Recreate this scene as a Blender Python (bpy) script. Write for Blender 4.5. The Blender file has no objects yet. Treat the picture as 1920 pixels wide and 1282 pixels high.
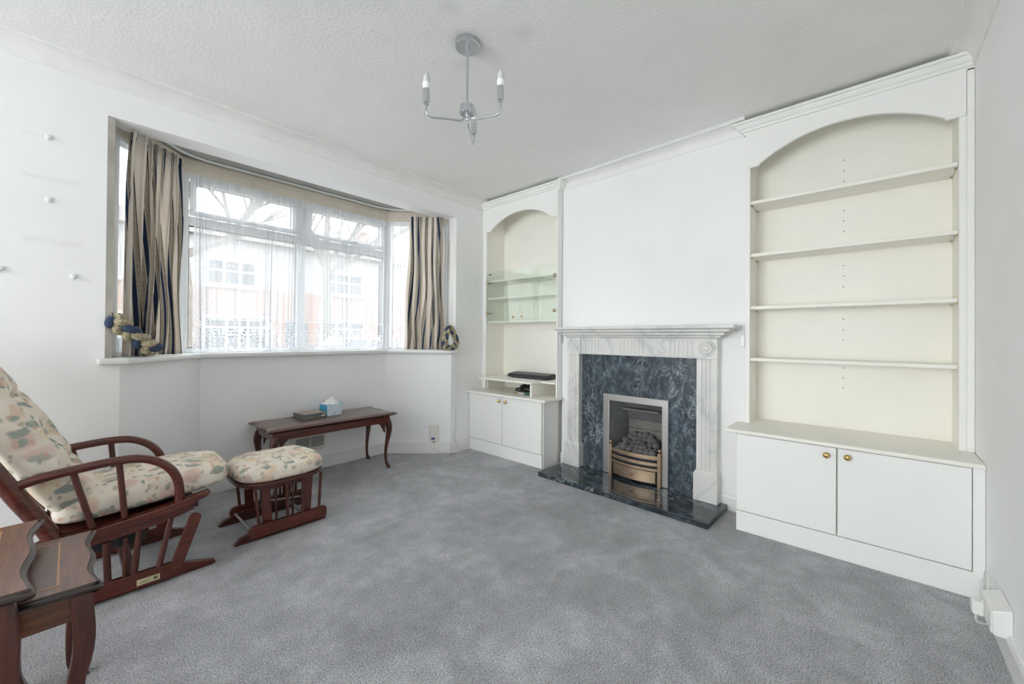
import bpy, bmesh, math, random
from mathutils import Vector, Matrix, noise as mnoise
random.seed(7)
S = bpy.context.scene
COL = S.collection
PI = math.pi
R = math.radians

# ------------------------------------------------------------------ camera, sky, exposure
F_PX, CX, CY = 749.1, 960.0, 627.0
yaw, pit, rol = R(41.956), R(0.361), R(0.431)
_F = Vector((math.cos(yaw)*math.cos(pit), math.sin(yaw)*math.cos(pit), math.sin(pit)))
_R0 = Vector((math.sin(yaw), -math.cos(yaw), 0))
_U0 = _R0.cross(_F)
_R = _R0*math.cos(rol) + _U0*math.sin(rol)
_U = -_R0*math.sin(rol) + _U0*math.cos(rol)
cam = bpy.data.cameras.new('camera')
cam.sensor_width = 36.0
cam.lens = F_PX/1920*36.0
cam.shift_y = (CY-641.0)/1920.0
cam.clip_start = 0.02
camo = bpy.data.objects.new('camera', cam)
COL.objects.link(camo)
camo.matrix_world = Matrix(((_R.x, _U.x, -_F.x, 0), (_R.y, _U.y, -_F.y, 0), (_R.z, _U.z, -_F.z, 1.15), (0, 0, 0, 1)))
S.camera = camo

SKY = 7.2
REAR_W = 150
world = bpy.data.worlds.new('overcast_sky')
S.world = world
world.use_nodes = True
bg = world.node_tree.nodes['Background']
bg.inputs[0].default_value = (0.965, 0.982, 1.0, 1)
bg.inputs[1].default_value = SKY
S.view_settings.view_transform = 'Standard'
S.view_settings.look = 'None'
S.view_settings.exposure = -0.16
S.view_settings.gamma = 1.0
S.view_settings.use_curve_mapping = False
S.cycles.max_bounces = 10
S.cycles.diffuse_bounces = 8
S.cycles.glossy_bounces = 4
S.cycles.transmission_bounces = 6
S.cycles.transparent_max_bounces = 14
S.cycles.adaptive_threshold = 0.02
S.cycles.sample_clamp_indirect = 6.0
S.cycles.caustics_reflective = False
S.cycles.caustics_refractive = False

def portal(name, loc, direction, w, h):
    l = bpy.data.lights.new(name, 'AREA')
    l.shape = 'RECTANGLE'; l.size = w; l.size_y = h
    l.cycles.is_portal = True
    o = bpy.data.objects.new(name, l); COL.objects.link(o)
    o.location = loc
    o.rotation_euler = Vector(direction).to_track_quat('-Z', 'Z').to_euler()
    return o

# sky light enters by the bay; an added area light fills in from behind
portal('sky_portal_bay', (1.335, 3.72, 1.67), (0, -1, 0), 1.75, 1.4)
portal('sky_portal_bay_side', (0.30, 3.50, 1.67), (0.70, -0.72, 0), 0.66, 1.4)
portal('sky_portal_bay_end', (2.40, 3.50, 1.67), (-0.70, -0.72, 0), 0.66, 1.4)
rear = bpy.data.lights.new('rear_fill_light', 'AREA')  # unseen fill lamp, added to brighten the room from behind
rear.shape = 'RECTANGLE'; rear.size = 2.30; rear.size_y = 2.25; rear.energy = REAR_W; rear.color = (1.0, 0.995, 0.985)
rear_o = bpy.data.objects.new('rear_fill_light', rear); COL.objects.link(rear_o)
rear_o.location = (-4.85, 1.72, 1.25)
rear_o.rotation_euler = Vector((1, 0, 0)).to_track_quat('-Z', 'Z').to_euler()

# ------------------------------------------------------------------ materials
def new_mat(name):
    m = bpy.data.materials.new(name); m.use_nodes = True
    nt = m.node_tree
    b = nt.nodes['Principled BSDF']
    return m, nt, b

def N(nt, t, **kw):
    n = nt.nodes.new(t)
    for k, v in kw.items():
        setattr(n, k, v)
    return n

def rgb(c):
    return (c[0], c[1], c[2], 1.0)

def srgb(r, g, b):
    f = lambda c: (c/255/12.92) if c/255 <= 0.04045 else ((c/255+0.055)/1.055)**2.4
    return (f(r), f(g), f(b))

def math_node(nt, op, a, b=None, c=None):
    n = nt.nodes.new('ShaderNodeMath'); n.operation = op
    for i, v in enumerate((a, b, c)):
        if v is None: continue
        if hasattr(v, 'is_linked') or hasattr(v, 'links'): nt.links.new(v, n.inputs[i])
        else: n.inputs[i].default_value = v
    return n.outputs[0]

def ramp(nt, fac, stops, interp='LINEAR'):
    n = nt.nodes.new('ShaderNodeValToRGB')
    cr = n.color_ramp; cr.interpolation = interp
    while len(cr.elements) < len(stops): cr.elements.new(0.5)
    for e, (p, c) in zip(cr.elements, stops):
        e.position = p; e.color = rgb(c) if len(c) == 3 else c
    nt.links.new(fac, n.inputs[0])
    return n.outputs[0]

def mixc(nt, fac, a, b, mode='MIX'):
    n = nt.nodes.new('ShaderNodeMix'); n.data_type = 'RGBA'; n.blend_type = mode
    for i, v in ((0, fac), (6, a), (7, b)):
        if hasattr(v, 'links'): nt.links.new(v, n.inputs[i])
        elif i == 0: n.inputs[i].default_value = v
        else: n.inputs[i].default_value = rgb(v)
    return n.outputs[2]

def coords(nt, scale=(1, 1, 1), kind='Object', rot=(0, 0, 0), loc=(0, 0, 0)):
    tc = nt.nodes.new('ShaderNodeTexCoord')
    mp = nt.nodes.new('ShaderNodeMapping')
    mp.inputs['Scale'].default_value = scale
    mp.inputs['Rotation'].default_value = rot
    mp.inputs['Location'].default_value = loc
    nt.links.new(tc.outputs[kind], mp.inputs[0])
    return mp.outputs[0]

def noise_tex(nt, vec, scale, detail=2.0, rough=0.5, dist=0.0):
    n = nt.nodes.new('ShaderNodeTexNoise')
    n.inputs['Scale'].default_value = scale
    n.inputs['Detail'].default_value = detail
    n.inputs['Roughness'].default_value = rough
    n.inputs['Distortion'].default_value = dist
    nt.links.new(vec, n.inputs['Vector'])
    return n.outputs[0]

def bump(nt, b, height, strength=0.2, dist=0.01):
    n = nt.nodes.new('ShaderNodeBump')
    n.inputs['Strength'].default_value = strength
    n.inputs['Distance'].default_value = dist
    nt.links.new(height, n.inputs['Height'])
    nt.links.new(n.outputs[0], b.inputs['Normal'])

def simple(name, col, rough=0.5, metal=0.0, coat=0.0, var=0.0, vscale=6.0, bmp=0.0, bscale=80.0, spec=None):
    m, nt, b = new_mat(name)
    b.inputs['Base Color'].default_value = rgb(col)
    b.inputs['Roughness'].default_value = rough
    b.inputs['Metallic'].default_value = metal
    b.inputs['Coat Weight'].default_value = coat
    if spec is not None: b.inputs['Specular IOR Level'].default_value = spec
    v = coords(nt)
    if var:
        n = noise_tex(nt, v, vscale, 4, 0.55)
        c = ramp(nt, n, [(0.3, [x*(1-var) for x in col]), (0.7, [min(1, x*(1+var*0.4)) for x in col])])
        nt.links.new(c, b.inputs['Base Color'])
    if bmp:
        bump(nt, b, noise_tex(nt, v, bscale, 3), bmp, 0.004)
    return m

MAT = {}
# walls: off-white emulsion with faint grubbiness
def wall_material():
    m, nt, b = new_mat('wall_paint')
    v = coords(nt)
    n = noise_tex(nt, v, 1.6, 5, 0.6)
    c = ramp(nt, n, [(0.25, (0.86, 0.86, 0.858)), (0.62, (0.90, 0.902, 0.905))])
    b.inputs['Roughness'].default_value = 0.6
    nt.links.new(c, b.inputs['Base Color'])
    bump(nt, b, noise_tex(nt, v, 45, 4), 0.08, 0.004)
    return m
MAT['wall'] = wall_material()

def wall_marked_material():
    # the window wall carries ghost marks where two pictures hung
    m, nt, b = new_mat('wall_paint_marked')
    v = coords(nt)
    n = noise_tex(nt, v, 1.6, 5, 0.6)
    c = ramp(nt, n, [(0.25, (0.86, 0.86, 0.858)), (0.62, (0.90, 0.902, 0.905))])
    sep = nt.nodes.new('ShaderNodeSeparateXYZ'); nt.links.new(v, sep.inputs[0])
    wob = noise_tex(nt, v, 9, 3)
    def smear(x0, x1, z0, hz):
        zz = math_node(nt, 'ADD', sep.outputs[2], math_node(nt, 'MULTIPLY', math_node(nt, 'SUBTRACT', wob, 0.5), 0.05))
        dz = math_node(nt, 'ABSOLUTE', math_node(nt, 'SUBTRACT', zz, z0))
        a = math_node(nt, 'SUBTRACT', 1.0, math_node(nt, 'DIVIDE', dz, hz))
        dx = math_node(nt, 'ABSOLUTE', math_node(nt, 'SUBTRACT', sep.outputs[0], (x0+x1)/2))
        e = math_node(nt, 'MULTIPLY', math_node(nt, 'SUBTRACT', 1.0, math_node(nt, 'DIVIDE', dx, (x1-x0)/2)), 5.0)
        e.node.use_clamp = True; a.node.use_clamp = True
        return math_node(nt, 'MULTIPLY', a, e)
    s = math_node(nt, 'ADD', smear(-0.17, 0.05, 1.93, 0.022), smear(-0.16, 0.06, 1.615, 0.03))
    s = math_node(nt, 'ADD', s, math_node(nt, 'MULTIPLY', smear(-0.17, -0.07, 2.135, 0.012), 0.5))
    s = math_node(nt, 'MULTIPLY', s, math_node(nt, 'MULTIPLY', noise_tex(nt, v, 14, 4), 1.0))
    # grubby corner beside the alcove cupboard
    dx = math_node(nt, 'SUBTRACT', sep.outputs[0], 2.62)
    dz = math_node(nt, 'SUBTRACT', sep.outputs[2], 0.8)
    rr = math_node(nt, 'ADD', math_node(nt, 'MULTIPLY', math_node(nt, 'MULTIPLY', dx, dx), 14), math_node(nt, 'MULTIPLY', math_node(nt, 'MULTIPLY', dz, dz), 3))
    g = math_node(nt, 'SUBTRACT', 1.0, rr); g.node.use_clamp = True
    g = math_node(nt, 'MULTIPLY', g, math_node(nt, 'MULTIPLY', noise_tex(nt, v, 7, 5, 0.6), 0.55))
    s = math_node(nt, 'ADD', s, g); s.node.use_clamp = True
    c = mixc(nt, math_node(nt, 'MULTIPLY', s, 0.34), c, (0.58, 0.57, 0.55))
    b.inputs['Roughness'].default_value = 0.6
    nt.links.new(c, b.inputs['Base Color'])
    bump(nt, b, noise_tex(nt, v, 45, 4), 0.08, 0.004)
    return m
MAT['wall_marked'] = wall_marked_material()

def ceiling_material():
    m, nt, b = new_mat('ceiling_embossed_paper')
    v = coords(nt)
    n = noise_tex(nt, v, 2.2, 5, 0.6)
    c = ramp(nt, n, [(0.3, (0.82, 0.817, 0.80)), (0.65, (0.865, 0.862, 0.85))])
    sep = nt.nodes.new('ShaderNodeSeparateXYZ'); nt.links.new(v, sep.inputs[0])
    # dull round spots around the light fitting
    tot = None
    for (x, y) in ((1.10, 1.36), (1.42, 1.22), (1.38, 1.60)):
        dx = math_node(nt, 'SUBTRACT', sep.outputs[0], x); dy = math_node(nt, 'SUBTRACT', sep.outputs[1], y)
        d = math_node(nt, 'SQRT', math_node(nt, 'ADD', math_node(nt, 'MULTIPLY', dx, dx), math_node(nt, 'MULTIPLY', dy, dy)))
        a = math_node(nt, 'SUBTRACT', 1.0, math_node(nt, 'DIVIDE', d, 0.07)); a.node.use_clamp = True
        tot = a if tot is None else math_node(nt, 'ADD', tot, a)
    c = mixc(nt, math_node(nt, 'MULTIPLY', tot, 0.18), c, (0.36, 0.35, 0.31))
    nt.links.new(c, b.inputs['Base Color'])
    b.inputs['Roughness'].default_value = 0.75
    vor = nt.nodes.new('ShaderNodeTexVoronoi'); vor.inputs['Scale'].default_value = 70
    nt.links.new(coords(nt, (1, 0.75, 1)), vor.inputs['Vector'])
    fx = math_node(nt, 'FRACT', math_node(nt, 'DIVIDE', math_node(nt, 'ADD', sep.outputs[1], 0.20), 0.56))
    seam = math_node(nt, 'LESS_THAN', fx, 0.012)
    fy = math_node(nt, 'FRACT', math_node(nt, 'DIVIDE', math_node(nt, 'ADD', sep.outputs[0], 0.52), 1.9))
    seam2 = math_node(nt, 'LESS_THAN', fy, 0.004)
    hgt = math_node(nt, 'SUBTRACT', math_node(nt, 'ADD', vor.outputs[0], math_node(nt, 'MULTIPLY', noise_tex(nt, v, 30, 3), 0.6)), math_node(nt, 'MULTIPLY', math_node(nt, 'ADD', seam, seam2), 1.3))
    bump(nt, b, hgt, 0.20, 0.005)
    return m
MAT['ceiling'] = ceiling_material()

def carpet_material():
    m, nt, b = new_mat('grey_pile_carpet')
    v = coords(nt)
    big = noise_tex(nt, v, 2.6, 6, 0.62, 0.6)
    mid = noise_tex(nt, v, 11, 4, 0.6)
    fine = noise_tex(nt, v, 170, 3, 0.75)
    t = math_node(nt, 'ADD', math_node(nt, 'MULTIPLY', big, 0.62), math_node(nt, 'MULTIPLY', mid, 0.38))
    c = ramp(nt, t, [(0.34, srgb(151, 151, 154)), (0.50, srgb(170, 170, 174)), (0.64, srgb(193, 193, 197))])
    g = ramp(nt, fine, [(0.33, (0.36, 0.36, 0.37)), (0.50, (0.95, 0.95, 0.95)), (0.68, (1.6, 1.6, 1.6))])
    c2 = mixc(nt, 1.0, c, g, 'MULTIPLY')
    nt.links.new(c2, b.inputs['Base Color'])
    b.inputs['Roughness'].default_value = 1.0
    b.inputs['Specular IOR Level'].default_value = 0.05
    b.inputs['Sheen Weight'].default_value = 0.25
    bump(nt, b, math_node(nt, 'ADD', fine, math_node(nt, 'MULTIPLY', mid, 0.5)), 0.7, 0.006)
    return m
MAT['carpet'] = carpet_material()

MAT['cornice'] = simple('cornice_paint', (0.86, 0.855, 0.84), 0.5, var=0.04)
MAT['beam'] = simple('reveal_paint', (0.74, 0.735, 0.72), 0.6, var=0.06, vscale=3)
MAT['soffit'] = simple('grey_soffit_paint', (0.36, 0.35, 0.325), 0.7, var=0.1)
MAT['reveal_shadow'] = simple('reveal_painted_shade', (0.62, 0.59, 0.53), 0.6, var=0.25, vscale=5)  # beige tone of the left reveal is its shadow put into the paint
MAT['trim'] = simple('white_gloss_paint', (0.80, 0.80, 0.79), 0.35, var=0.05, vscale=4)
MAT['unit_white'] = simple('white_cabinet_paint', (0.87, 0.87, 0.85), 0.42, var=0.02, vscale=3)
MAT['unit_cream'] = simple('cream_cabinet_paint', (0.89, 0.873, 0.812), 0.45, var=0.03, vscale=3)
MAT['gap_dark'] = simple('dark_gap', (0.12, 0.10, 0.08), 0.8)
MAT['head_wood'] = simple('stained_cream_board', (0.74, 0.675, 0.575), 0.5, var=0.12, vscale=6)
MAT['upvc'] = simple('white_window_plastic', (0.82, 0.84, 0.85), 0.3)
MAT['gasket'] = simple('black_rubber_gasket', (0.05, 0.055, 0.06), 0.6)
MAT['brass'] = simple('polished_brass', (0.72, 0.50, 0.20), 0.22, 1.0)
MAT['antique_brass'] = simple('antique_brass', (0.42, 0.33, 0.20), 0.35, 1.0)
MAT['chrome'] = simple('brushed_chrome', (0.62, 0.64, 0.67), 0.22, 1.0)
MAT['bulb'] = simple('opal_bulb', (0.66, 0.68, 0.68), 0.25, spec=0.4)
MAT['bulb_base'] = simple('white_bulb_collar', (0.93, 0.93, 0.93), 0.4)
MAT['steel'] = simple('brushed_steel', (0.52, 0.51, 0.50), 0.38, 1.0, var=0.05)
MAT['bronze'] = simple('bronze_grate', (0.50, 0.37, 0.26), 0.42, 1.0, var=0.15, vscale=20)
MAT['firebox'] = simple('dark_ceramic_firebox', (0.17, 0.175, 0.185), 0.8, var=0.3, vscale=8)
MAT['firebrick'] = simple('grey_ceramic_firebrick', (0.24, 0.225, 0.215), 0.85, var=0.3, vscale=8)
MAT['coal'] = simple('ceramic_coal', (0.17, 0.16, 0.165), 0.85, var=0.5, vscale=30, bmp=0.5, bscale=60)
MAT['plastic_white'] = simple('white_plastic', (0.82, 0.82, 0.80), 0.35)
MAT['plastic_cream'] = simple('aged_white_plastic', (0.78, 0.76, 0.70), 0.4)
MAT['plastic_black'] = simple('black_plastic', (0.022, 0.024, 0.028), 0.35)
MAT['plastic_green'] = simple('dark_green_plastic', (0.03, 0.10, 0.075), 0.4)
MAT['blue_label'] = simple('blue_sticker', (0.03, 0.05, 0.30), 0.5)
MAT['net_cable'] = simple('white_cable', (0.70, 0.70, 0.67), 0.5)
MAT['pale_gold'] = simple('pale_gold_plaque', (0.72, 0.62, 0.38), 0.4, 0.6)
MAT['plaque_ink'] = simple('plaque_print', (0.12, 0.12, 0.08), 0.6)
MAT['navy'] = simple('navy_cloth', srgb(52, 66, 92), 0.9, bmp=0.3, bscale=300)
MAT['dark_slot'] = simple('vent_dark', (0.10, 0.09, 0.08), 0.8)
MAT['pad_grey'] = simple('clear_hook_plastic', (0.76, 0.76, 0.75), 0.3)
MAT['black_wire'] = simple('black_wire', (0.02, 0.02, 0.02), 0.5)
MAT['tissue'] = simple('white_tissue', (0.85, 0.85, 0.85), 0.9)
MAT['box_blue'] = simple('sky_blue_card', srgb(70, 160, 200), 0.5, var=0.15, vscale=20)

def wood(name, dark, light, rough=0.24, gx=(3, 40, 40), coat=0.45):
    m, nt, b = new_mat(name)
    v = coords(nt, gx)
    n = noise_tex(nt, v, 1.6, 5, 0.65, 0.8)
    c = ramp(nt, n, [(0.32, dark), (0.68, light)])
    nt.links.new(c, b.inputs['Base Color'])
    b.inputs['Roughness'].default_value = rough
    b.inputs['Coat Weight'].default_value = coat
    b.inputs['Coat Roughness'].default_value = 0.2
    return m
MAT['mahogany'] = wood('mahogany_stain', (0.030, 0.008, 0.006), (0.095, 0.019, 0.011), 0.3, (3, 40, 40), 0.15)
MAT['mahogany_red'] = wood('mahogany_red_gloss', (0.046, 0.009, 0.006), (0.125, 0.024, 0.013), 0.26, (3, 40, 40), 0.2)
MAT['mahogany_z'] = wood('mahogany_upright', (0.034, 0.009, 0.007), (0.105, 0.025, 0.014), 0.3, (40, 40, 4), 0.15)
MAT['table_brown'] = wood('dark_mahogany_top', (0.060, 0.024, 0.017), (0.125, 0.048, 0.032), 0.28, (4, 46, 46), 0.6)
MAT['table_band'] = wood('mahogany_crossband', (0.085, 0.028, 0.016), (0.20, 0.070, 0.036), 0.28, (46, 4, 46), 0.6)
MAT['table_apron'] = wood('mahogany_apron', (0.055, 0.017, 0.008), (0.20, 0.072, 0.026), 0.3, (5, 30, 70), 0.3)
MAT['table_edge'] = wood('ebonised_edge', (0.020, 0.011, 0.009), (0.032, 0.016, 0.012), 0.25, (2, 2, 2), 0.4)
MAT['inlay'] = simple('boxwood_inlay', (0.50, 0.24, 0.09), 0.3, coat=0.4)

def marble_white():
    m, nt, b = new_mat('white_grey_marble')
    v = coords(nt)
    w = noise_tex(nt, v, 1.5, 5, 0.5, 1.2)
    d = math_node(nt, 'ABSOLUTE', math_node(nt, 'SUBTRACT', w, 0.5))
    c = ramp(nt, d, [(0.0, (0.56, 0.57, 0.56)), (0.012, (0.66, 0.66, 0.645)), (0.05, (0.72, 0.715, 0.695)), (1, (0.74, 0.735, 0.715))])
    blot = noise_tex(nt, v, 5, 3, 0.5)
    c = mixc(nt, ramp(nt, blot, [(0.52, (0, 0, 0)), (0.8, (0.45, 0.45, 0.45))]), c, (0.55, 0.56, 0.55))
    nt.links.new(c, b.inputs['Base Color'])
    b.inputs['Roughness'].default_value = 0.32
    return m
MAT['marble_white'] = marble_white()

def marble_dark(name, rough, stretch, vein, base0, base1, nsc=9):
    m, nt, b = new_mat(name)
    v = coords(nt, stretch)
    n1 = noise_tex(nt, v, nsc, 8, 0.78, 0.5)
    c = ramp(nt, n1, [(0.34, base0), (0.52, base1), (0.68, [min(1, x*2.8) for x in base1])])
    w = noise_tex(nt, v, 5.0, 6, 0.66, 2.2)
    d = math_node(nt, 'ABSOLUTE', math_node(nt, 'SUBTRACT', w, 0.48))
    veinm = ramp(nt, d, [(0.0, (1, 1, 1)), (vein, (0.25, 0.25, 0.25)), (vein*2.6, (0, 0, 0))])
    patch = ramp(nt, noise_tex(nt, v, 3.2, 3), [(0.42, (0, 0, 0)), (0.62, (0.85, 0.85, 0.85))])
    fac = mixc(nt, 1.0, veinm, patch, 'MULTIPLY')
    c = mixc(nt, fac, c, (0.46, 0.52, 0.56))
    nt.links.new(c, b.inputs['Base Color'])
    b.inputs['Roughness'].default_value = rough
    return m
MAT['marble_panel'] = marble_dark('slate_blue_marble', 0.2, (1, 1.25, 0.8), 0.014, (0.012, 0.018, 0.024), (0.062, 0.082, 0.100), 16)
MAT['marble_hearth'] = marble_dark('black_marble_hearth', 0.09, (1.6, 0.55, 1.4), 0.012, (0.010, 0.014, 0.018), (0.030, 0.040, 0.050))

def floral():
    m, nt, b = new_mat('floral_upholstery')
    v0 = coords(nt)
    wob = nt.nodes.new('ShaderNodeTexNoise'); wob.inputs['Scale'].default_value = 16; wob.inputs['Detail'].default_value = 2
    nt.links.new(v0, wob.inputs['Vector'])
    vm = nt.nodes.new('ShaderNodeVectorMath'); vm.operation = 'MULTIPLY_ADD'
    nt.links.new(wob.outputs[1], vm.inputs[0]); vm.inputs[1].default_value = (0.045, 0.045, 0.045)
    nt.links.new(v0, vm.inputs[2])
    v = vm.outputs[0]
    c = ramp(nt, noise_tex(nt, v, 9, 3), [(0.3, srgb(222, 209, 190)), (0.7, srgb(236, 229, 218))])
    def layer(c, scale, stretch, lo, hi, stops, off):
        mp = nt.nodes.new('ShaderNodeMapping'); nt.links.new(v, mp.inputs[0])
        mp.inputs['Scale'].default_value = stretch; mp.inputs['Location'].default_value = off
        mp.inputs['Rotation'].default_value = (0.5, 0.4, 0.6)
        vo = nt.nodes.new('ShaderNodeTexVoronoi'); vo.inputs['Scale'].default_value = scale
        nt.links.new(mp.outputs[0], vo.inputs['Vector'])
        mask = ramp(nt, vo.outputs['Distance'], [(lo, (1, 1, 1)), (hi, (0, 0, 0))])
        sp = nt.nodes.new('ShaderNodeSeparateColor'); nt.links.new(vo.outputs['Color'], sp.inputs[0])
        col = ramp(nt, sp.outputs[0], stops, 'CONSTANT')
        on = math_node(nt, 'GREATER_THAN', sp.outputs[1], 0.34)
        return mixc(nt, math_node(nt, 'MULTIPLY', mask, on), c, col)
    c = layer(c, 12, (1, 1, 1), 0.30, 0.58, [(0, srgb(222, 196, 174)), (0.4, srgb(216, 190, 178)), (0.7, srgb(224, 206, 178))], (3, 1, 2))
    c = layer(c, 12, (1, 1.9, 1.6), 0.32, 0.44, [(0, srgb(158, 163, 152)), (0.4, srgb(176, 177, 163)), (0.75, srgb(146, 154, 150))], (0, 0, 0))
    c = layer(c, 19, (2.0, 1, 1.5), 0.26, 0.42, [(0, srgb(186, 180, 158)), (0.5, srgb(208, 174, 154)), (0.8, srgb(156, 162, 154))], (7, 5, 1))
    nt.links.new(c, b.inputs['Base Color'])
    b.inputs['Roughness'].default_value = 0.9
    b.inputs['Specular IOR Level'].default_value = 0.15
    bump(nt, b, noise_tex(nt, v0, 24, 3), 0.25, 0.01)
    return m
MAT['floral'] = floral()

def stripes(name):
    m, nt, b = new_mat(name)
    uv = coords(nt, (1, 1, 1), 'UV')
    sep = nt.nodes.new('ShaderNodeSeparateXYZ'); nt.links.new(uv, sep.inputs[0])
    t = math_node(nt, 'FRACT', math_node(nt, 'DIVIDE', sep.outputs[0], 0.235))
    cream, dark, pat, navy, pale = srgb(236, 229, 220), srgb(66, 56, 54), srgb(196, 188, 174), srgb(52, 68, 96), srgb(224, 216, 205)
    c = ramp(nt, t, [(0.0, cream), (0.33, dark), (0.355, pat), (0.475, pale), (0.49, navy), (0.595, pale), (0.61, pat), (0.735, dark), (0.76, cream), (0.90, pale), (0.92, cream)], 'CONSTANT')
    # the figured bands carry a small dark scribble
    n = noise_tex(nt, coords(nt, (130, 130, 1), 'UV'), 1.0, 3, 0.7, 1.5)
    inb1 = math_node(nt, 'MULTIPLY', math_node(nt, 'GREATER_THAN', t, 0.365), math_node(nt, 'LESS_THAN', t, 0.47))
    inb2 = math_node(nt, 'MULTIPLY', math_node(nt, 'GREATER_THAN', t, 0.615), math_node(nt, 'LESS_THAN', t, 0.73))
    sc = math_node(nt, 'MULTIPLY', math_node(nt, 'ADD', inb1, inb2), math_node(nt, 'GREATER_THAN', n, 0.53))
    c = mixc(nt, math_node(nt, 'MULTIPLY', sc, 0.75), c, srgb(104, 94, 82))
    nt.links.new(c, b.inputs['Base Color'])
    b.inputs['Roughness'].default_value = 0.85
    b.inputs['Specular IOR Level'].default_value = 0.2
    tl = nt.nodes.new('ShaderNodeBsdfTranslucent'); nt.links.new(c, tl.inputs[0])
    mx = nt.nodes.new('ShaderNodeMixShader'); mx.inputs[0].default_value = 0.35
    nt.links.new(b.outputs[0], mx.inputs[1]); nt.links.new(tl.outputs[0], mx.inputs[2])
    nt.links.new(mx.outputs[0], nt.nodes['Material Output'].inputs[0])
    return m
MAT['stripe'] = stripes('striped_curtain_cloth')
def braid_cloth():
    m, nt, b = new_mat('figured_beige_cloth')
    n = noise_tex(nt, coords(nt), 160, 3, 0.7, 1.0)
    c = ramp(nt, n, [(0.40, srgb(96, 88, 70)), (0.52, srgb(176, 166, 136)), (0.7, srgb(205, 195, 168))])
    nt.links.new(c, b.inputs['Base Color']); b.inputs['Roughness'].default_value = 0.9
    return m
MAT['braid_beige'] = braid_cloth()

def glass(name, tint, gloss=0.08):
    m = bpy.data.materials.new(name); m.use_nodes = True
    nt = m.node_tree; nt.nodes.clear()
    out = nt.nodes.new('ShaderNodeOutputMaterial')
    tr = nt.nodes.new('ShaderNodeBsdfTransparent'); tr.inputs[0].default_value = rgb(tint)
    gl = nt.nodes.new('ShaderNodeBsdfGlossy'); gl.inputs['Roughness'].default_value = 0.02
    fr = nt.nodes.new('ShaderNodeFresnel'); fr.inputs[0].default_value = 1.45
    mx = nt.nodes.new('ShaderNodeMixShader')
    ge = nt.nodes.new('ShaderNodeNewGeometry')
    nt.links.new(math_node(nt, 'MULTIPLY', math_node(nt, 'ADD', fr.outputs[0], gloss*0.3), math_node(nt, 'SUBTRACT', 1.0, ge.outputs['Backfacing'])), mx.inputs[0])
    nt.links.new(tr.outputs[0], mx.inputs[1]); nt.links.new(gl.outputs[0], mx.inputs[2])
    nt.links.new(mx.outputs[0], out.inputs[0])
    return m
MAT['glass'] = glass('window_glass', (0.97, 0.985, 0.98), 0.0)
MAT['glass_green'] = glass('cabinet_glass', (0.945, 0.975, 0.958), 0.08)

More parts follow.
